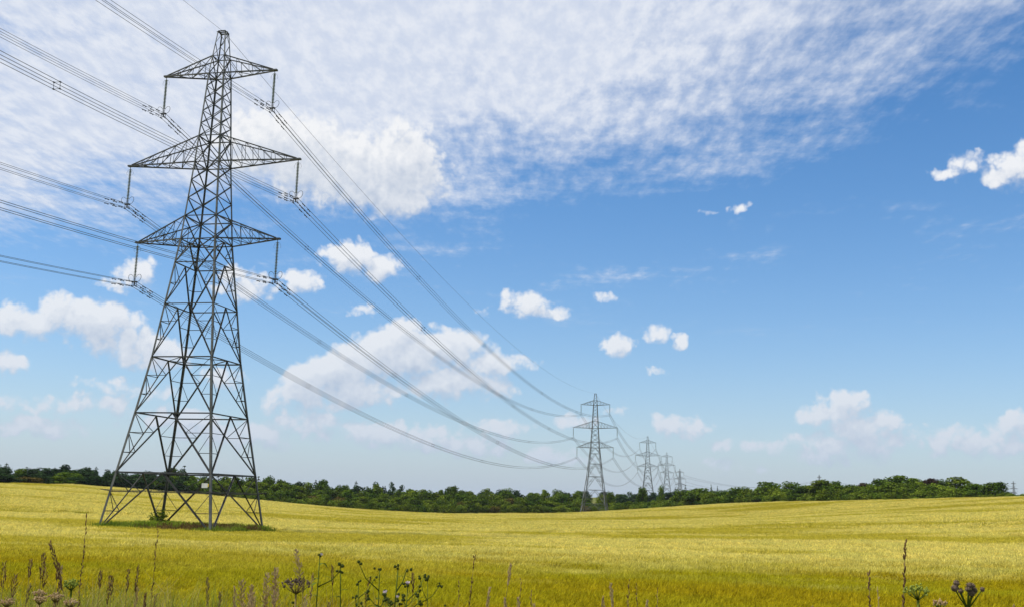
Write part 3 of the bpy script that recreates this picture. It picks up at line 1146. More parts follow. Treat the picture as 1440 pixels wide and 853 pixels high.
def bundle(i, j, a, side, sag, detail, rad):
    if i < 0:
        B = hang(0, a, side) + down
        A = B - Vector(PY[0]) + P0
    else:
        A, B = hang(i, a, side) + down, hang(j, a, side) + down
    d = (B - A)
    flat = Vector((d.x, d.y, 0)).normalized()
    lat = Vector((flat.y, -flat.x, 0))
    lab = 'conductors off the %s crossarm %s' % (ARM_NAME[a], SPAN_TEXT[(i, j)])
    grp = 'overhead conductor bundles'
    q = .225
    offs = [lat * q + Vector((0, 0, q)), lat * -q + Vector((0, 0, q)), lat * q + Vector((0, 0, -q)), lat * -q + Vector((0, 0, -q))]
    if not detail:
        b = MB()
        for of in (offs[0], offs[3]):
            b.tube(span_points(A, B, sag, 22, of), rad, 4)
        o = b.build('conductor_bundle', alu)
        tag(o, lab, 'power line', grp)
        return
    mid = A
    root = empty('conductor_bundle', mid)
    tag(root, lab, 'power line', grp)
    for of in offs:
        b = MB()
        b.tube([p - mid for p in span_points(A, B, sag, 56, of)], rad, 5)
        b.build('conductor', alu, root, True)
    L = d.length
    rz = math.atan2(-flat.x, flat.y)

    def at(t):
        p = A.lerp(B, t)
        p.z -= 4 * sag * t * (1 - t)
        slope = d.z / L - 4 * sag * (1 - 2 * t) / L
        return p - mid, math.atan(slope)
    ends = [1] if i < 0 else [0, 1]
    for e in ends:
        for k_, of in enumerate(offs):
            for dist in (1.5 + .35 * (k_ % 2), 2.9 + .35 * (k_ % 2)):
                t = dist / L if e == 0 else 1 - dist / L
                p, sl = at(t)
                o = link('vibration_damper', DAMP, root)
                o.location = p + of
                o.rotation_euler = (sl, 0, rz)
    for s_ in range(1, 6):
        p, sl = at((s_ - .35 + .12 * ((a * 2 + side + s_) % 3)) / 5.6)
        o = link('spacer', SPACER, root)
        o.location = p
        o.rotation_euler = (sl, 0, rz)


for a in range(3):
    for side in (-1, 1):
        bundle(-1, 0, a, side, 10.0, True, .019)
        bundle(0, 1, a, side, 10.0, True, .024)
        bundle(1, 2, a, side, 11.0, False, .06)
        bundle(2, 3, a, side, 12.5, False, .07)
        bundle(3, 4, a, side, 12.0, False, .08)
        bundle(4, 5, a, side, 16.0, False, .08)
        bundle(5, 6, a, side, 14.0, False, .08)
for i, j, rad in ((-1, 0, .014), (0, 1, .018), (1, 2, .035), (2, 3, .05)):
    top = Vector((0, 0, 50.1))
    if i < 0:
        A, B = P0 + top, Vector(PY[0]) + top
    else:
        A, B = Vector(PY[i]) + top, Vector(PY[j]) + top
    b = MB()
    b.tube(span_points(A, B, 8.0, 50), rad, 4)
    o = b.build('earth_wire', alu)
    tag(o, 'thin earth wire at the pylon tops ' + SPAN_TEXT[(i, j)], 'power line', 'earth wires')

# ------------------------------------------------------------------ rough grass island under the near pylon
rough_m = leafy('rough_grass', (0.13, 0.20, 0.015), (0.24, 0.29, 0.035), 0.4, 0.5, 0.35)
dock_m = leafy('brown_seed_heads', (0.16, 0.10, 0.035), (0.24, 0.17, 0.06), 0.3, 1.2, 0.35)


def grass_tuft(name, seed, h, nb, spread, material, heads=None, w=.012):
    rnd = random.Random(seed)
    b = MB()
    for _ in range(nb):
        a, r = rnd.random() * 6.283, rnd.random() ** .5 * spread
        p = Vector((r * math.cos(a), r * math.sin(a), -.05))
        a2 = rnd.random() * 6.283
        ln = rnd.uniform(.08, .55)
        hh = h * rnd.uniform(.6, 1.1)
        side = Vector((-math.sin(a2), math.cos(a2), 0))
        d = Vector((math.cos(a2), math.sin(a2), 0))
        pts = [p, p + d * ln * .15 * hh + Vector((0, 0, hh * .45)), p + d * ln * .5 * hh + Vector((0, 0, hh * .85)), p + d * ln * hh + Vector((0, 0, hh * .95))]
        b.blade(pts, w, side, 0)
        if heads and rnd.random() < heads:
            q = p + d * .1 + Vector((0, 0, hh * 1.25))
            b.tube([p, q], .004, 3, 1)
            b.tube([q - Vector((0, 0, .16)), q - Vector((0, 0, .08)), q + d * .02], [.008, .028, .004], 4, 1)
    return bpy.data.objects.new(name, b.mesh(name, [material, dock_m]))


srcs = [grass_tuft('grass_source', 50 + i, .80, 46, .55, rough_m, None, .03) for i in range(3)] + [grass_tuft('grass_source', 60 + i, .70, 30, .5, dock_m, .7, .025) for i in range(2)]
rs = np.random.RandomState(4)
n_ = 2600
x = P1.x + rs.uniform(-13, 13, n_)
y = P1.y + rs.uniform(-13, 13, n_)
ok = island(x, y) > 0.15
x, y = x[ok], y[ok]
brown = vnoise(x, y, 3.5, 12) + 0.35 * np.exp(-((x - (-31)) ** 2 + (y - 95) ** 2) / 14.0) > 0.80
pick = np.where(brown, rs.randint(3, 5, len(x)), rs.randint(0, 3, len(x)))
o = scatter_object('rough_grass', np.stack([x, y, ground_z(x, y)], 1).tolist(), srcs,
                   [('pick', 'INT', pick.tolist()), ('rot', 'FLOAT_VECTOR', [(0, 0, a_) for a_ in rs.uniform(0, 6.28, len(x))]), ('tall', 'FLOAT', rs.uniform(.7, 1.25, len(x)).tolist())])
tag(o, 'rough green grass with brown weeds round the near pylon feet', 'grass', kind='stuff')

# ------------------------------------------------------------------ trees
leaf_mid = leafy('leaf_broad', (0.040, 0.080, 0.009), (0.098, 0.145, 0.015), 0.22, 0.25, 0.45, 0.22)
leaf_light = leafy('leaf_thorn', (0.065, 0.110, 0.011), (0.145, 0.190, 0.019), 0.22, 0.25, 0.45, 0.22)
leaf_dark = leafy('leaf_conifer', (0.022, 0.048, 0.018), (0.045, 0.078, 0.028), 0.2, 0.3, 0.4, 0.25)
leaf_copper = leafy('leaf_copper', (0.050, 0.030, 0.026), (0.060, 0.050, 0.020), 0.3, 0.3, 0.4, 0.1)
leaf_rust = leafy('leaf_rust', (0.12, 0.085, 0.022), (0.09, 0.09, 0.018), 0.3, 0.3, 0.4, 0.15)


def leaves(b, rnd, lumps, count, size):
    tot = sum(l[1][0] * l[1][1] for l in lumps)
    for c, r in lumps:
        k = int(count * r[0] * r[1] / tot)
        for _ in range(k):
            v = Vector((rnd.gauss(0, 1), rnd.gauss(0, 1), rnd.gauss(0, 1))).normalized()
            rad = rnd.random() ** .33 * (1 + rnd.gauss(0, .06))
            p = Vector(c) + Vector((v.x * r[0], v.y * r[1], v.z * r[2])) * rad
            nr = (v * .8 + Vector((rnd.gauss(0, .6), rnd.gauss(0, .6), .35 + rnd.gauss(0, .5)))).normalized()
            t = nr.orthogonal().normalized()
            t = Matrix.Rotation(rnd.random() * 6.283, 3, nr) @ t
            w = nr.cross(t)
            s = size * rnd.uniform(.55, 1.35)
            b.add([p - t * s, p - w * s * .6 + nr * s * .2, p + t * s, p + w * s * .6 + nr * s * .2], [(0, 1, 2, 3)])


def broadleaf(seed, h, w, leafm, count=1500, size=.30, low=.12, narrow=1.0):
    rnd = random.Random(seed)
    crown, trunk = MB(), MB()
    trunk.tube([(0, 0, -.4), (0.05, 0, h * .25), (-.03, .05, h * .55), (.04, 0, h * .85)], [h * .022, h * .018, h * .012, h * .004], 6)
    lumps = []
    for i in range(13):
        t = rnd.random()
        z = h * (low + .12 + (1 - low - .24) * t)
        rr = w * .5 * (.35 + .75 * math.sin(math.pi * min(1, .25 + .70 * t))) * .62 * narrow
        a = i * 2.4 + rnd.random()
        c = Vector((rr * math.cos(a), rr * math.sin(a), z))
        lr = w * rnd.uniform(.18, .29)
        lumps.append((c, (lr, lr, lr * rnd.uniform(.75, 1.05))))
        trunk.tube([(0, 0, z * .62), c * .5 + Vector((0, 0, z * .36)), c], [h * .011, h * .007, h * .002], 4)
    lumps.append(((0, 0, h * .50), (w * .36, w * .36, h * .38)))
    lumps.append(((rnd.uniform(-.1, .1) * w, rnd.uniform(-.1, .1) * w, h * .86), (w * .2, w * .2, h * .13)))
    leaves(crown, rnd, lumps, count, size)
    return trunk.mesh('trunk', bark), crown.mesh('crown', leafm)


def conifer(seed, h, w, leafm, count=1700, size=.26):
    rnd = random.Random(seed)
    crown, trunk = MB(), MB()
    trunk.tube([(0, 0, -.4), (0, 0, h * .5), (0.02, 0, h * .98)], [h * .02, h * .013, .02], 6)
    lumps = []
    whorls = 13
    for i in range(whorls):
        t = i / (whorls - 1)
        z = h * (.14 + .82 * t)
        rr = w * .5 * (1 - t) ** .8 + .10
        for j in range(5):
            a = j * 1.2566 + i * .7 + rnd.random() * .7
            q = rr * rnd.uniform(.5, .95)
            c = Vector((q * math.cos(a), q * math.sin(a), z - .25 * q + rnd.uniform(-.2, .2)))
            lumps.append((c, (max(.22, rr * .50), max(.22, rr * .50), max(.3, h * .06))))
            trunk.tube([(0, 0, z), c], [.05, .015], 4)
    lumps.append(((0, 0, h * .98), (.14, .14, h * .05)))
    leaves(crown, rnd, lumps, count, size)
    return trunk.mesh('trunk', bark), crown.mesh('crown', leafm)


KINDS = {
    'oak': [broadleaf(100 + i, 8.0, 6.5, leaf_mid, 2800, .30) for i in range(4)],
    'thorn': [broadleaf(200 + i, 4.0, 5.0, leaf_light, 2400, .21, .02) for i in range(4)],
    'ash': [broadleaf(300 + i, 8.0, 4.6, leaf_light, 2200, .26, .08) for i in range(3)],
    'spruce': [conifer(400 + i, 10.0, 4.4, leaf_dark) for i in range(4)],
    'pine': [broadleaf(450 + i, 9.0, 4.2, leaf_dark, 2000, .27, .10, .8) for i in range(3)],
    'copper': [broadleaf(500, 8.0, 5.5, leaf_copper, 2200, .28)],
    'rust': [broadleaf(510, 4.5, 4.2, leaf_rust, 1100, .24, .03)],
}
NOMINAL = {'oak': (8.0, 6.5), 'thorn': (4.0, 5.0), 'ash': (8.0, 4.6), 'spruce': (10.0, 4.4), 'pine': (9.0, 4.2), 'copper': (8.0, 5.5), 'rust': (4.5, 4.2)}
TNAME = {'oak': ('oak_tree', 'tree'), 'thorn': ('hawthorn_bush', 'bush'), 'ash': ('ash_tree', 'tree'), 'spruce': ('spruce_tree', 'tree'), 'pine': ('pine_tree', 'tree'), 'copper': ('copper_beech', 'tree'), 'rust': ('rusty_bush', 'bush')}
trnd = random.Random(77)


def plant_tree(kind, x, y, h, w, label, group=None, sink=0.0):
    tr, cr = trnd.choice(KINDS[kind])
    nh, nw = NOMINAL[kind]
    name, cat = TNAME[kind]
    root = empty(name, (x, y, gz(x, y) - sink), trnd.random() * 6.283)
    root.scale = (w / nw, w / nw, h / nh)
    link('trunk', tr, root)
    link('crown', cr, root)
    tag(root, label, cat, group)
    return root


def wood_row(off, spacing, kinds, hfun, wfun, label, group, s0, s1, jitter=.35):
    """a row of trees set back from the field edge"""
    pts = [Vector((e[0], e[1])) for e in EDGE]
    for i in range(len(pts) - 1):
        a, b = pts[i], pts[i + 1]
        L = (b - a).length
        k = max(1, round(L / spacing))
        for j in range(k):
            t = (j + .5 + trnd.uniform(-jitter, jitter)) / k
            p = a.lerp(b, t)
            brg = math.degrees(math.atan2(p.x, p.y))
            if not (s0 <= brg < s1):
                continue
            out_ = p.normalized()
            q = p + out_ * (off + trnd.uniform(-.3, .3) * spacing)
            if (q - Vector((PY[1][0], PY[1][1]))).length < 7.5:
                continue
            kd = trnd.choices([z[0] for z in kinds], [z[1] for z in kinds])[0]
            if brg < -17 and kd in ('oak', 'ash', 'thorn') and trnd.random() < .75:
                kd = 'pine'
            h = hfun(brg) * trnd.uniform(.86, 1.14)
            lb = label[kd] if isinstance(label, dict) else label
            zone = 'above the field crest' if brg < -17 else 'on the slope below the crest' if brg < -9 else 'beside the dip of the field' if brg < -2 else 'near the wood edge pylon' if brg < 6 else 'below the faint far pylons' if brg < 12 else 'under the minute skyline pylon' if brg < 18.5 else 'towards the hedge end'
            lb = lb + ' ' + zone
            plant_tree(kd, q.x, q.y, h, wfun * trnd.uniform(.95, 1.4), lb, group + (' ' + TNAME[kd][0].replace('_', ' ')) + ' ' + zone)


lab_edge = {'thorn': 'low rounded light hawthorn along the wood edge', 'rust': 'low rusty brown bush among the hawthorns', 'oak': 'small dark green oak pushing out at the wood edge'}
lab_mid = {'pine': 'dark pine in the body of the wood', 'oak': 'rounded mid green oak in the body of the wood', 'ash': 'upright light green ash in the body of the wood', 'thorn': 'hawthorn rising between trees inside the wood', 'rust': 'rusty brown bush standing inside the wood'}
lab_back = {'oak': 'oak crown forming the skyline of the wood', 'ash': 'slim light ash crown on the skyline of the wood', 'spruce': 'dark pointed spruce on the skyline of the wood', 'pine': 'dark ragged pine on the skyline of the wood'}
WOOD0, WOOD1 = -31, 5.5
wood_row(3, 3.8, [('thorn', 8), ('oak', 2), ('rust', .5)], lambda a: 3.9 if a > -14 else 2.8, 5.6, lab_edge, 'wood edge', -16, 7.5)
wood_row(9, 4.4, [('oak', 5), ('ash', 3), ('thorn', 3), ('rust', .5)], lambda a: float(np.interp(a, [-24, -14], [2.2, 5.8])), 6.0, lab_mid, 'wood body', WOOD0, WOOD1)
wood_row(18, 4.8, [('oak', 5), ('ash', 4), ('thorn', 1)], lambda a: float(np.interp(a, [-24, -14, 3, 5], [3.2, 7.6, 8.2, 5])), 6.4, lab_mid, 'wood body', WOOD0, 8)
wood_row(30, 4.2, [('oak', 5), ('ash', 4), ('spruce', 2), ('pine', 2)], lambda a: 9.6 if a < -7 else 9.4, 6.0, lab_back, 'wood skyline', -18, 4.2)
wood_row(24, 3.8, [('spruce', 2), ('pine', 7), ('oak', 2)], lambda a: float(np.interp(a, [-25, -17], [4.2, 6.5])), 4.6, lab_back, 'wood skyline', WOOD0, -17)
wood_row(38, 4.2, [('spruce', 2), ('pine', 7)], lambda a: float(np.interp(a, [-25, -17], [5.6, 8.0])), 4.6, lab_back, 'wood skyline', WOOD0, -17)
wood_row(44, 4.6, [('oak', 4), ('spruce', 4), ('pine', 5)], lambda a: 10.4, 5.4, lab_back, 'wood skyline', -18, -5)

wood_row(150, 6.5, [('oak', 3), ('pine', 5)], lambda a: 7.5, 6.5, {'oak': 'hazy far oak beyond the low bushes', 'pine': 'hazy far pine beyond the low bushes'}, 'far trees behind the hedge', 3.5, 13)

# hedge with trees along the rising side of the field, measured one by one: x, y, top height, width
HEDGE = [(71.54, 391.91, 7.41, 12.0, 'oak'), (66.36, 400.54, 6.31, 8.3, 'oak'), (73.87, 383.57, 5.85, 8.0, 'thorn'), (77.69, 377.0, 6.39, 7.9, 'oak'),
         (81.43, 370.83, 7.42, 8.8, 'oak'), (89.41, 364.41, 9.71, 11.3, 'oak'), (95.78, 357.04, 9.27, 7.6, 'oak'), (91.92, 353.58, 6.54, 10.0, 'thorn'),
         (97.35, 347.28, 8.0, 8.9, 'oak'), (101.05, 342.17, 9.96, 9.3, 'ash'), (108.3, 347.67, 9.88, 4.5, 'oak'), (101.78, 334.99, 7.07, 9.6, 'thorn'),
         (108.18, 333.65, 8.76, 7.2, 'oak'), (113.87, 339.11, 9.64, 3.9, 'copper'), (111.15, 322.79, 7.6, 9.3, 'thorn'), (116.59, 331.72, 10.69, 7.2, 'oak'),
         (120.0, 322.66, 11.67, 10.4, 'oak'), (114.52, 316.87, 8.88, 9.2, 'thorn'), (121.05, 314.17, 10.67, 7.8, 'oak'), (117.82, 308.86, 7.61, 9.0, 'thorn'),
         (125.9, 311.99, 10.74, 5.5, 'copper'), (127.44, 306.66, 9.85, 5.4, 'oak'), (129.19, 300.92, 11.0, 9.0, 'ash'), (124.3, 299.3, 8.06, 8.9, 'thorn'),
         (129.64, 292.13, 8.68, 7.9, 'oak'), (131.97, 284.73, 9.21, 6.8, 'oak'), (132.53, 280.18, 6.36, 3.4, 'thorn'),
         (57.27, 449.87, 7.68, 5.0, 'oak'), (63.35, 435.42, 7.96, 3.8, 'oak'), (69.49, 412.65, 8.4, 3.4, 'spruce'), (80.33, 416.95, 8.98, 2.5, 'spruce'),
         (82.09, 413.08, 8.42, 2.2, 'spruce'), (68.29, 429.61, 7.44, 3.6, 'spruce'), (43.99, 453.37, 5.61, 4.4, 'oak'), (40.93, 455.25, 4.33, 6.8, 'thorn'), (50.18, 468.43, 4.92, 6.4, 'pine')]
special = {25: 'round dark bush tree standing alone at the very end of the hedge', 20: 'purple brown copper leaved tree behind the hedge near its end',
           13: 'small purple brown tree peeping over the middle of the hedge', 16: 'tallest dark green tree of the hedge', 22: 'broad rounded light green tree crown between the copper tree and the hedge end',
           9: 'domed light green tree in the hedge under the minute skyline pylon', 0: 'broad dark rounded tree where the hedge begins beyond the wood', 26: 'low small bush beside the round tree at the hedge end',
           5: 'broad dark green tree in the hedge where the far wires pass behind'}
gen = {'oak': 'dark green hedge tree on the rising side of the field', 'thorn': 'low light green hawthorn filling the hedge on the rising field', 'ash': 'light green ash in the hedge', 'spruce': 'slim young dark spruce standing behind the low bushes near the far pylons', 'pine': 'dark pine behind the low bushes by the wood edge pylon', 'copper': ''}
for i, (x, y, top, w, kd) in enumerate(HEDGE):
    g0 = gz(x, y)
    plant_tree(kd, x, y, max(2.0, (top - g0) * 1.04), w * 1.1, special.get(i, gen[kd]), 'hedge trees on the rising field' if i not in special else None)
wood_row(4.0, 4.4, [('thorn', 7), ('oak', 2)], lambda a: 3.4 if a < 11 else 3.0, 5.0, {'thorn': 'low front hawthorn at the foot of the hedge', 'oak': 'dark green oak shrub low in the hedge'}, 'hedge shrubs', 5.5, 24.3)
wood_row(9.0, 4.2, [('thorn', 4), ('oak', 4)], lambda a: 5.0, 5.8, {'thorn': 'hawthorn in the second rank of the hedge', 'oak': 'small oak in the second rank of the hedge'}, 'hedge shrubs', 5.5, 22.5)
wood_row(3.0, 2.6, [('thorn', 1)], lambda a: 1.5, 3.0, 'clipped low hedge bush along the rising field', 'low hedge', 21.5, 31)

# leafy elder by the back foot of the near pylon
fx, fy = (Vector((P1.x, P1.y)) + Vector((ARM.x, ARM.y)) * -5.3 + Vector((LINE.x, LINE.y)) * 5.0)
tr, cr = broadleaf(601, 1.7, 2.3, leaf_light, 900, .10, .02)
root = empty('elder_bush', (fx, fy, gz(fx, fy)))
link('trunk', tr, root)
link('crown', cr, root)
tag(root, 'small leafy bush growing round the back foot of the near pylon', 'bush')

#PART3
# ------------------------------------------------------------------ verge plants between the camera and the field
brown_m = leafy('dry_seed', (0.12, 0.065, 0.030), (0.20, 0.12, 0.06), 0.15, 30.0, 0.35)
tan_m = leafy('dry_stem', (0.20, 0.15, 0.05), (0.28, 0.22, 0.08), 0.15, 20.0, 0.2)
pink_m = leafy('pale_seed_head', (0.40, 0.27, 0.14), (0.56, 0.43, 0.25), 0.35, 25.0, 0.25)
green_m = leafy('weed_green', (0.09, 0.12, 0.018), (0.15, 0.18, 0.03), 0.25, 25.0, 0.25)
bud_m = leafy('bud_green', (0.040, 0.055, 0.014), (0.075, 0.090, 0.022), 0.1, 40.0, 0.3)
lime_m = leafy('umbel_green', (0.20, 0.24, 0.035), (0.30, 0.34, 0.07), 0.3, 40.0, 0.25)
petal_m = leafy('thistle_down', (0.70, 0.58, 0.66), (0.82, 0.74, 0.78), 0.3, 60.0, 0.15)
burr_m = leafy('burr_brown', (0.085, 0.065, 0.045), (0.15, 0.11, 0.08), 0.1, 60.0, 0.3)
prnd = random.Random(2024)


def diamond(b, p, d, l, w, mi=0):
    """a small plump seed: six-sided spindle"""
    d = Vector(d).normalized()
    b.tube([p, p + d * l * .35, p + d * l * .7, p + d * l], [w * .25, w, w * .8, w * .1], 5, mi, True)


def rvec(s=1.0):
    return Vector((prnd.gauss(0, s), prnd.gauss(0, s), prnd.gauss(0, s)))


def curve(base, top, bow, n_=9, tipdrop=0.0):
    base, top = Vector(base), Vector(top)
    pts = []
    for i in range(n_):
        t = i / (n_ - 1)
        p = base.lerp(top, t) + Vector(bow) * math.sin(math.pi * t) * (0.4 + .6 * t)
        p.z -= tipdrop * max(0, t - .75) ** 2 * 16
        pts.append(p)
    return pts


def along(pts, t):
    f = t * (len(pts) - 1)
    i = min(int(f), len(pts) - 2)
    return pts[i].lerp(pts[i + 1], f - i), (pts[i + 1] - pts[i]).normalized()


def weed_root(name, top, lean, label, cat, group=None):
    bx, by = top[0] - lean[0], top[1] - lean[1]
    root = empty(name, (bx, by, gz(bx, by)))
    tag(root, label, cat, group)
    t = Vector(top) - root.location
    return root, t


def leaf_part(root, p, d, l, w, m_, droop=.3):
    b = MB()
    d = Vector(d).normalized()
    side = d.cross(Vector((0, 0, 1)))
    side = side.normalized() if side.length > 1e-4 else Vector((1, 0, 0))
    pts = [p + d * l * t + Vector((0, 0, -droop * l * t * t)) for t in (0, .25, .5, .75, 1)]
    b.blade(pts, w, side)
    b.build('leaf', m_, root)


def dock(top, lean, label, frac=.35, thick=.0045, dens=1.0, seed=brown_m, bow=(0, 0, 0), w=.008):
    root, t = weed_root('dock_stalk', top, lean, label, 'weed', None)
    pts = curve((0, 0, -.05), t, bow, 12)
    b = MB()
    b.tube(pts, [thick * (1 - .75 * i / 11) for i in range(12)], 6)
    b.build('stem', tan_m, root, True)
    b = MB()
    k = int(70 * dens * frac / .35)
    for i in range(k):
        u = 1 - frac * (i + prnd.random()) / k
        if (math.sin(u * 95) > .75) and prnd.random() < .8:
            continue
        p, d = along(pts, u)
        o_ = rvec(1)
        o_ = (o_ - d * o_.dot(d)).normalized()
        diamond(b, p + o_ * .001, d * 1.2 + o_ * .45, prnd.uniform(.010, .018), w * prnd.uniform(.22, .40))
    b.build('seed_head', seed, root)
    for i in range(2):
        p, d = along(pts, prnd.uniform(.35, .6))
        a = prnd.random() * 6.28
        leaf_part(root, p, (math.cos(a), math.sin(a), .5), prnd.uniform(.10, .18), .012, tan_m, .8)
    return root


def grass(top, lean, label, head=.16, fat=.012, seed=brown_m, stem=tan_m, bow=(0, 0, 0), drop=0.0, nsp=70, loose=.3, leaves_=1, group='seeding verge grasses'):
    root, t = weed_root('grass_stalk', top, lean, label, 'stalk', group)
    pts = curve((0, 0, -.05), t, bow, 14, drop)
    L = sum((pts[i + 1] - pts[i]).length for i in range(13))
    b = MB()
    b.tube(pts, [.0026 * (1 - .7 * i / 13) for i in range(14)], 5)
    b.build('stem', stem, root, True)
    b = MB()
    for i in range(nsp):
        f = (i + prnd.random()) / nsp
        p, d = along(pts, 1 - head / L * f)
        o_ = rvec(1)
        o_ = (o_ - d * o_.dot(d)).normalized()
        r = .5 * fat * math.sin(math.pi * (.12 + .8 * f)) * prnd.uniform(.3, 1)
        q = p + o_ * r * (1 + loose * 2)
        if loose > .4:
            b.tube([p - d * .012, q], .0007, 3)
        diamond(b, q - d * .006, d + o_ * loose, prnd.uniform(.008, .015), prnd.uniform(.0011, .0020))
    b.build('seed_head', seed, root)
    for i in range(leaves_):
        p, d = along(pts, prnd.uniform(.4, .7))
        a = prnd.random() * 6.28
        leaf_part(root, p, (math.cos(a), math.sin(a), 1.2), prnd.uniform(.15, .28), .004, stem, .9)
    return root


def bud_part(root, p, d, s, flower=False):
    b = MB()
    d = Vector(d).normalized()
    b.lathe([(.15 * s, 0), (.55 * s, .25 * s), (.62 * s, .7 * s), (.42 * s, 1.15 * s), (.20 * s, 1.35 * s), (0, 1.38 * s)], p, d, 8)
    for i in range(14):                              # spiny bracts
        o_ = rvec(1)
        o_ = (o_ - d * o_.dot(d)).normalized()
        q = p + d * s * prnd.uniform(.2, 1.0) + o_ * s * .5
        b.tube([q, q + (o_ + d * .6).normalized() * s * .45], [s * .07, s * .01], 3)
    part = b.build('flower_bud', bud_m, root, True)
    if flower:
        b = MB()
        for i in range(60):
            o_ = rvec(1)
            o_ = (o_ - d * o_.dot(d)).normalized() * prnd.random() ** .5
            q = p + d * s * 1.2
            e_ = q + d * s * prnd.uniform(.8, 1.3) + o_ * s * 1.0
            b.tube([q + o_ * s * .3, e_], [s * .05, s * .07], 3)
        b.build('petal_tuft', petal_m, part)


def thistle(top, lean, label, nbr=4, spread=.16, buds=4, s=.011, flowers=0, thick=.004, low=.62):
    root, t = weed_root('thistle', top, lean, label, 'thistle', None)
    pts = curve((0, 0, -.05), t, (prnd.uniform(-.02, .02), 0, 0), 10)
    b = MB()
    b.tube(pts, [thick * (1 - .5 * i / 9) for i in range(10)], 6)
    ends = [(pts[-1], (pts[-1] - pts[-2]).normalized())]
    for i in range(nbr):
        u = low + (1 - low) * (i + .3) / nbr * .95
        p, d = along(pts, u)
        a = i * 2.5 + prnd.random()
        e_ = p + Vector((math.cos(a) * spread, math.sin(a) * spread * .7, spread * prnd.uniform(.5, 1.1))) * (1.25 - .5 * (u - low) / (1 - low))
        m_ = p.lerp(e_, .5) + Vector((math.cos(a), math.sin(a), -.3)) * spread * .12
        b.tube([p, m_, e_], [thick * .6, thick * .5, thick * .35], 5)
        ends.append((e_, (e_ - m_).normalized()))
    b.build('stem', green_m, root, True)
    nf = flowers
    for e_, d in ends:
        for k in range(buds):
            off = rvec(s * .65)
            dd = (d + rvec(.5)).normalized()
            bud_part(root, e_ + off * (k > 0), dd, s * prnd.uniform(.6, .95), nf > 0 and k == 0)
            nf -= (k == 0)
    for i in range(16):
        p, d = along(pts, prnd.uniform(.6, .98))
        a = prnd.random() * 6.28
        leaf_part(root, p, (math.cos(a), math.sin(a), .35), prnd.uniform(.05, .11), prnd.uniform(.006, .012), green_m, .5)
    return root


def umbel(top, lean, label, rays=9, rad=.05, knob=.006, per=8, m_=pink_m, stem=tan_m, name='hogweed', part='seed_cluster'):
    root, t = weed_root(name, top, lean, label, 'weed', None)
    hub = t + Vector((0, 0, -rad * .9))
    b = MB()
    b.tube(curve((0, 0, -.05), hub, (0, 0, 0), 6), [.006, .0055, .005, .0045, .004, .0038], 6)
    ends = []
    for i in range(rays):
        a = i * 2.399
        r = rad * math.sqrt((i + .5) / rays)
        e_ = hub + Vector((r * math.cos(a), r * math.sin(a), rad * .9 * (1 - .35 * (r / rad) ** 2)))
        b.tube([hub, hub.lerp(e_, .55) + Vector((math.cos(a), math.sin(a), 0)) * r * .12, e_], [.0022, .0018, .0014], 4)
        ends.append(e_)
    b.build('stem', stem, root, True)
    for e_ in ends:
        b = MB()
        for k in range(per):
            q = e_ + rvec(knob * .9) * Vector((1, 1, .5)).length * .6
            diamond(b, q, Vector((0, 0, 1)) + rvec(.5), knob * 1.6, knob * .6)
        b.build(part, m_, root)
    return root


def burdock(top, lean, label, s=.014, m_=burr_m):
    root, t = weed_root('burdock', top, lean, label, 'weed', None)
    b = MB()
    hub = t + Vector((0, 0, -.085))
    b.tube(curve((0, 0, -.05), hub, (0, 0, 0), 6), [.006] * 3 + [.005] * 3, 6)
    spots = []
    for i, (dx, dz) in enumerate(((-.050, .062), (-.034, .078), (-.022, .052), (-.006, .060), (.004, .072), (.022, .056), (.034, .068), (.052, .060), (.012, .046))):
        e_ = hub + Vector((dx, prnd.uniform(-.03, .03), dz))
        b.tube([hub + Vector((0, 0, -.01)), hub.lerp(e_, .5) + Vector((dx * .1, 0, 0)), e_], [.003, .0025, .002], 5)
        spots.append(e_)
    b.build('stem', green_m, root, True)
    for e_ in spots:
        b = MB()
        r = s * prnd.uniform(.6, .9)
        b.lathe([(0, -r), (r * .7, -r * .7), (r, 0), (r * .7, r * .7), (0, r)], e_, None, 8)
        for k in range(40):
            d = rvec(1).normalized()
            b.tube([e_ + d * r * .9, e_ + d * r * 1.35], [r * .10, r * .02], 3)
        b.build('burr', m_, root)
    return root


dock((-1.69, 4.28, 1.55), (0.0, 0), 'tallest thin straight dead weed stalk on the verge beside the near pylon foot', .40, .0030, .8, w=.0075)
dock((-1.43, 4.37, 1.50), (0.01, 0), 'thin dead weed stalk on the verge below the pylon grass island', .30, .0028, .7, w=.006)
dock((-0.13, 4.40, 1.42), (.10, 0), 'slanting dark dead dock stalk alone in front of the open barley', .34, .0032, .8, w=.0075)
dock((1.51, 4.03, 1.53), (.03, 0), 'thick curved brown dock stalk on the verge beside the green umbel', .55, .0050, 1.6, bow=(-.035, 0, 0), w=.010)
dock((1.38, 4.07, 1.41), (.015, 0), 'short brown dock stalk beside the thick curved one', .4, .0038, 1.1, w=.009)
dock((1.31, 3.78, 1.38), (-.05, 0), 'pale pinkish dry stalk leaning beside the short brown dock', .3, .0055, .3, pink_m, w=.007)
for i, (tp, ln, hd_, ft, nsp) in enumerate((((-1.78, 3.81, 1.39), (-.03, 0), .085, .011, 60), ((-1.70, 3.84, 1.40), (.03, 0), .06, .010, 60), ((-1.66, 3.85, 1.425), (.05, 0), .09, .012, 80), ((-1.645, 3.95, 1.385), (.06, 0), .06, .010, 60),
                                            ((-1.70, 3.73, 1.355), (.02, 0), .075, .011, 70), ((-1.67, 3.90, 1.37), (.04, 0), .07, .012, 60))):
    grass(tp, ln, 'brown seeding grass in the dense clump at the thick end of the verge', hd_, ft, nsp=int(nsp * .55), group='brown grass clump')
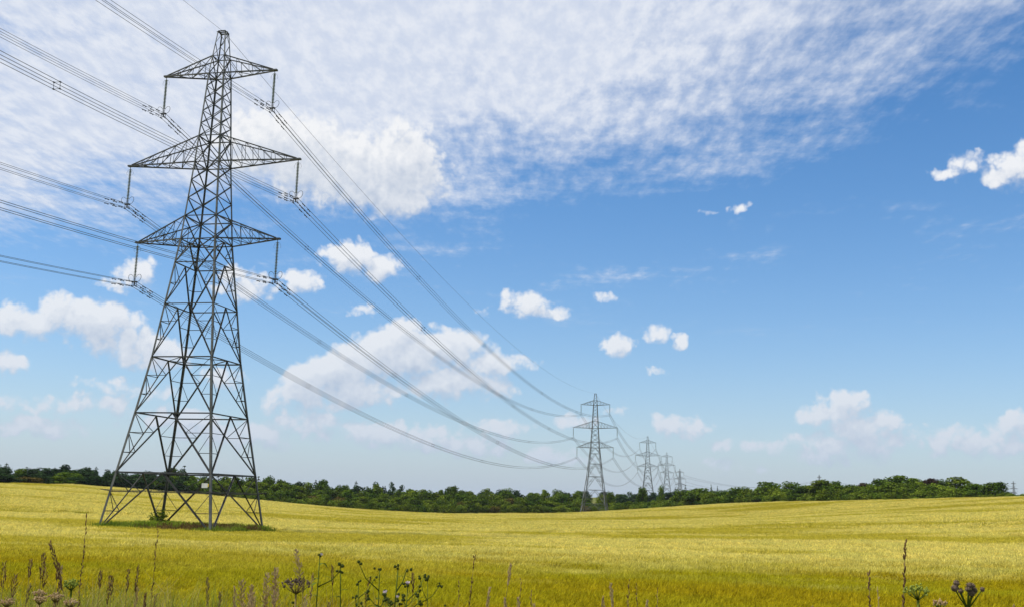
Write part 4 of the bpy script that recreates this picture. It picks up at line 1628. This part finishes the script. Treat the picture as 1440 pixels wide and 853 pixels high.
for tp, ln, hd_, ft in (((-1.48, 3.93, 1.36), (.02, 0), .06, .008), ((-1.45, 3.94, 1.345), (0, 0), .10, .007), ((-1.425, 4.06, 1.36), (.02, 0), .08, .007), ((-1.39, 4.06, 1.375), (.03, 0), .10, .006), ((-1.50, 4.1, 1.33), (-.02, 0), .07, .007)):
    grass(tp, ln, 'short brown seeding grass standing between the arching grass and the thin stalk', hd_, ft, nsp=34, group='short brown grasses')
grass((-1.73, 4.05, 1.455), (-.30, 0), 'long grass arching over with a drooping brown head beside the tallest stalk', .22, .010, bow=(.06, 0, .10), nsp=110, group=None)
umbel((-1.53, 3.80, 1.325), (0, 0), 'small green umbel flower head beside the arching grass', 8, .028, .006, 6, lime_m, green_m)
for tp in ((-1.56, 3.62, 1.29), (-1.50, 3.60, 1.30), (-1.44, 3.58, 1.285), (-1.60, 3.70, 1.30), (-1.66, 3.60, 1.28)):
    umbel(tp, (0, 0), 'pinkish brown flat seed head of yarrow low in the verge', 12, .024, .0038, 5, pink_m, tan_m, 'yarrow')['group'] = 'yarrow heads low in the verge'
# pale plumes and thistles
grass((-0.83, 4.22, 1.45), (-.12, 0), 'fine pale grass arching over the first thistle', .16, .016, pink_m, tan_m, (.05, 0, .05), .01, 60, .5, group=None)
for tp, ln in (((-1.0, 4.08, 1.33), (-.07, 0)), ((-0.97, 4.1, 1.31), (-.05, 0)), ((-0.91, 4.10, 1.355), (0, 0)), ((-0.90, 4.2, 1.37), (.01, 0)), ((-0.86, 4.05, 1.31), (.02, 0)), ((-.94, 4.0, 1.29), (.0, 0))):
    grass(tp, ln, 'feathery pale pink grass plume beside the thistles', .14, .016, pink_m, tan_m, (0, 0, .01), 0, 80, .5, group='pale grass plumes by the thistles')
umbel((-0.80, 4.12, 1.325), (0, 0), 'brown flat topped seed head between the pale plumes and the thistles', 16, .055, .0055, 7, burr_m, tan_m, 'yarrow')
thistle((-0.72, 4.14, 1.415), (0, 0), 'tall straight thistle with dark buds at its top', 3, .10, 4, .0095, 1, .0045, .72)
thistle((-0.64, 4.15, 1.385), (-.07, 0), 'leaning thistle with two dark buds next to the tall straight one', 1, .06, 2, .012, 0, .0045, .8)
thistle((-0.49, 4.17, 1.37), (-.05, 0), 'branching thistle with many dark buds on spreading arms', 5, .13, 3, .010, 0, .0040, .70)
thistle((-0.42, 4.18, 1.375), (.10, 0), 'slanting pale stemmed thistle with clustered buds', 4, .12, 3, .0105, 0, .0055, .72)
thistle((-0.37, 4.08, 1.315), (.03, 0), 'bushy thistle bearing a white lilac flower among its buds', 6, .11, 4, .0105, 2, .0040, .76)
thistle((-0.33, 4.12, 1.30), (0, 0), 'low thistle crowded with buds at the outer edge of the thistle clump', 6, .10, 4, .0095, 0, .0035, .76)
thistle((-0.45, 4.05, 1.285), (0, 0), 'low thistle in the middle of the thistle clump', 5, .09, 3, .0095, 1, .0035, .8)
thistle((-0.56, 4.10, 1.325), (.02, 0), 'leafy thistle with small buds below the branching one', 6, .10, 3, .0090, 0, .0035, .74)
thistle((-0.30, 4.15, 1.335), (-.03, 0), 'thin outer thistle leaning away from the thistle clump', 4, .09, 3, .0090, 0, .0030, .74)
thistle((-0.40, 4.0, 1.275), (.0, 0), 'short thistle with a pale flower at the front of the clump', 6, .09, 4, .0095, 1, .0035, .8)
# scattered pale grasses in front of the open field
for tp, ln, bw in (((0.02, 4.40, 1.405), (.13, 0), (.0, 0, .09)), ((-0.06, 4.20, 1.325), (.10, 0), (-.01, 0, .04)), ((0.0, 4.2, 1.285), (-.05, 0), (.01, 0, .04)), ((0.11, 4.10, 1.275), (.08, 0), (0, 0, .04)), ((0.05, 4.1, 1.30), (-.05, 0), (0, 0, .04)),
                   ((0.42, 4.28, 1.345), (-.10, 0), (0, 0, .05)), ((0.55, 4.16, 1.295), (.08, 0), (0, 0, .05)), ((0.38, 4.18, 1.30), (-.06, 0), (0, 0, .03)), ((1.71, 3.62, 1.355), (-.03, 0), (0, 0, .02))):
    grass(tp, ln, 'pale drooping grass head in front of the open barley', .11, .0075, pink_m, tan_m, bw, .012, 60, .25, group='pale drooping grasses')
for tp, ln in (((0.06, 4.2, 1.345), (.03, 0)), ((0.48, 4.17, 1.35), (.02, 0)), ((0.51, 4.17, 1.335), (-.03, 0)), ((-0.18, 4.2, 1.325), (.03, 0)), ((.10, 4.15, 1.31), (-.04, 0)), ((.58, 4.1, 1.33), (0, 0)), ((.46, 4.05, 1.31), (-.03, 0))):
    dock(tp, ln, 'short thin rusty dock stalk in front of the open barley', .25, .0024, .5, w=.006)['group'] = 'short rusty dock stalks'
umbel((1.47, 3.83, 1.375), (0, 0), 'pale green umbel with chunky seed knobs next to the thick curved dock', 13, .048, .0065, 5, lime_m, green_m)
burdock((1.62, 3.77, 1.405), (0, 0), 'burdock with a cluster of round dark burrs on short stalks')
umbel((1.46, 3.62, 1.345), (0, 0), 'small whitish flower head between the green umbel and the burdock', 9, .026, .0045, 7, pink_m, green_m, 'yarrow')

# wiry dead stalks through the rest of the verge
for i in range(26):
    bx_ = prnd.uniform(-1.85, -.25) if i < 20 else prnd.uniform(.1, 1.8)
    yy_ = prnd.uniform(3.7, 4.6)
    grass((bx_, yy_, 1.29 + prnd.uniform(-.03, .07)), (prnd.uniform(-.1, .1), 0), 'wiry tan grass stalk with a thin seed head in the verge tangle', prnd.uniform(.05, .11), prnd.uniform(.004, .009), prnd.choice((brown_m, pink_m, tan_m)), tan_m,
          (prnd.uniform(-.03, .03), 0, prnd.uniform(0, .05)), 0, 40, .3, 2, 'wiry stalks in the verge tangle')

# undergrowth of the verge
vsrc = [grass_tuft('verge_source', 80 + i, 1.0, 46, .22, leaf_m_, None, .0024) for i, leaf_m_ in enumerate((leafy('verge_grass', (0.13, 0.16, 0.02), (0.24, 0.22, 0.04), 0.4, 2.0, 0.35), leafy('verge_grass_dry', (0.22, 0.19, 0.05), (0.32, 0.27, 0.09), 0.4, 2.0, 0.35), rough_m))]
rs = np.random.RandomState(9)
n_ = 2200
x, y = rs.uniform(-4.5, 4.5, n_), rs.uniform(2.9, 6.5, n_)
lush = vnoise(x + 40, y, 0.9, 21)
left = np.exp(-((x / y + .38) / .14) ** 2) * .20 + np.exp(-((x / y + .14) / .08) ** 2) * .10
tall = 1.06 + 0.16 * (lush - .5) + left * (0.6 + .8 * lush)
zg = ground_z(x, y)
ok = (tall * 1.05 + zg) < 1.34
x, y, tall, zg = x[ok], y[ok], tall[ok], zg[ok]
o = scatter_object('verge_grass', np.stack([x, y, zg], 1).tolist(), vsrc, [('pick', 'INT', rs.randint(0, 3, len(x)).tolist()), ('rot', 'FLOAT_VECTOR', [(0, 0, a_) for a_ in rs.uniform(0, 6.28, len(x))]), ('tall', 'FLOAT', tall.tolist())])
tag(o, 'tangled verge grass at the feet of the tall weeds', 'grass', kind='stuff')

# ------------------------------------------------------------------ summer haze
hb = MB()
hb.box((0, 0, 30), (19000, 19000, 90))
m, nn, out = mat('haze')
pv = nn.new('ShaderNodeVolumePrincipled')
pv.inputs['Color'].default_value = (0.80, 0.88, 1.0, 1)
pv.inputs['Density'].default_value = 0.000045
pv.inputs['Anisotropy'].default_value = 0.2
m.node_tree.links.new(pv.outputs[0], out.inputs['Volume'])
tag(hb.build('haze', m), 'thin pale summer haze over the whole field', 'haze', kind='stuff')
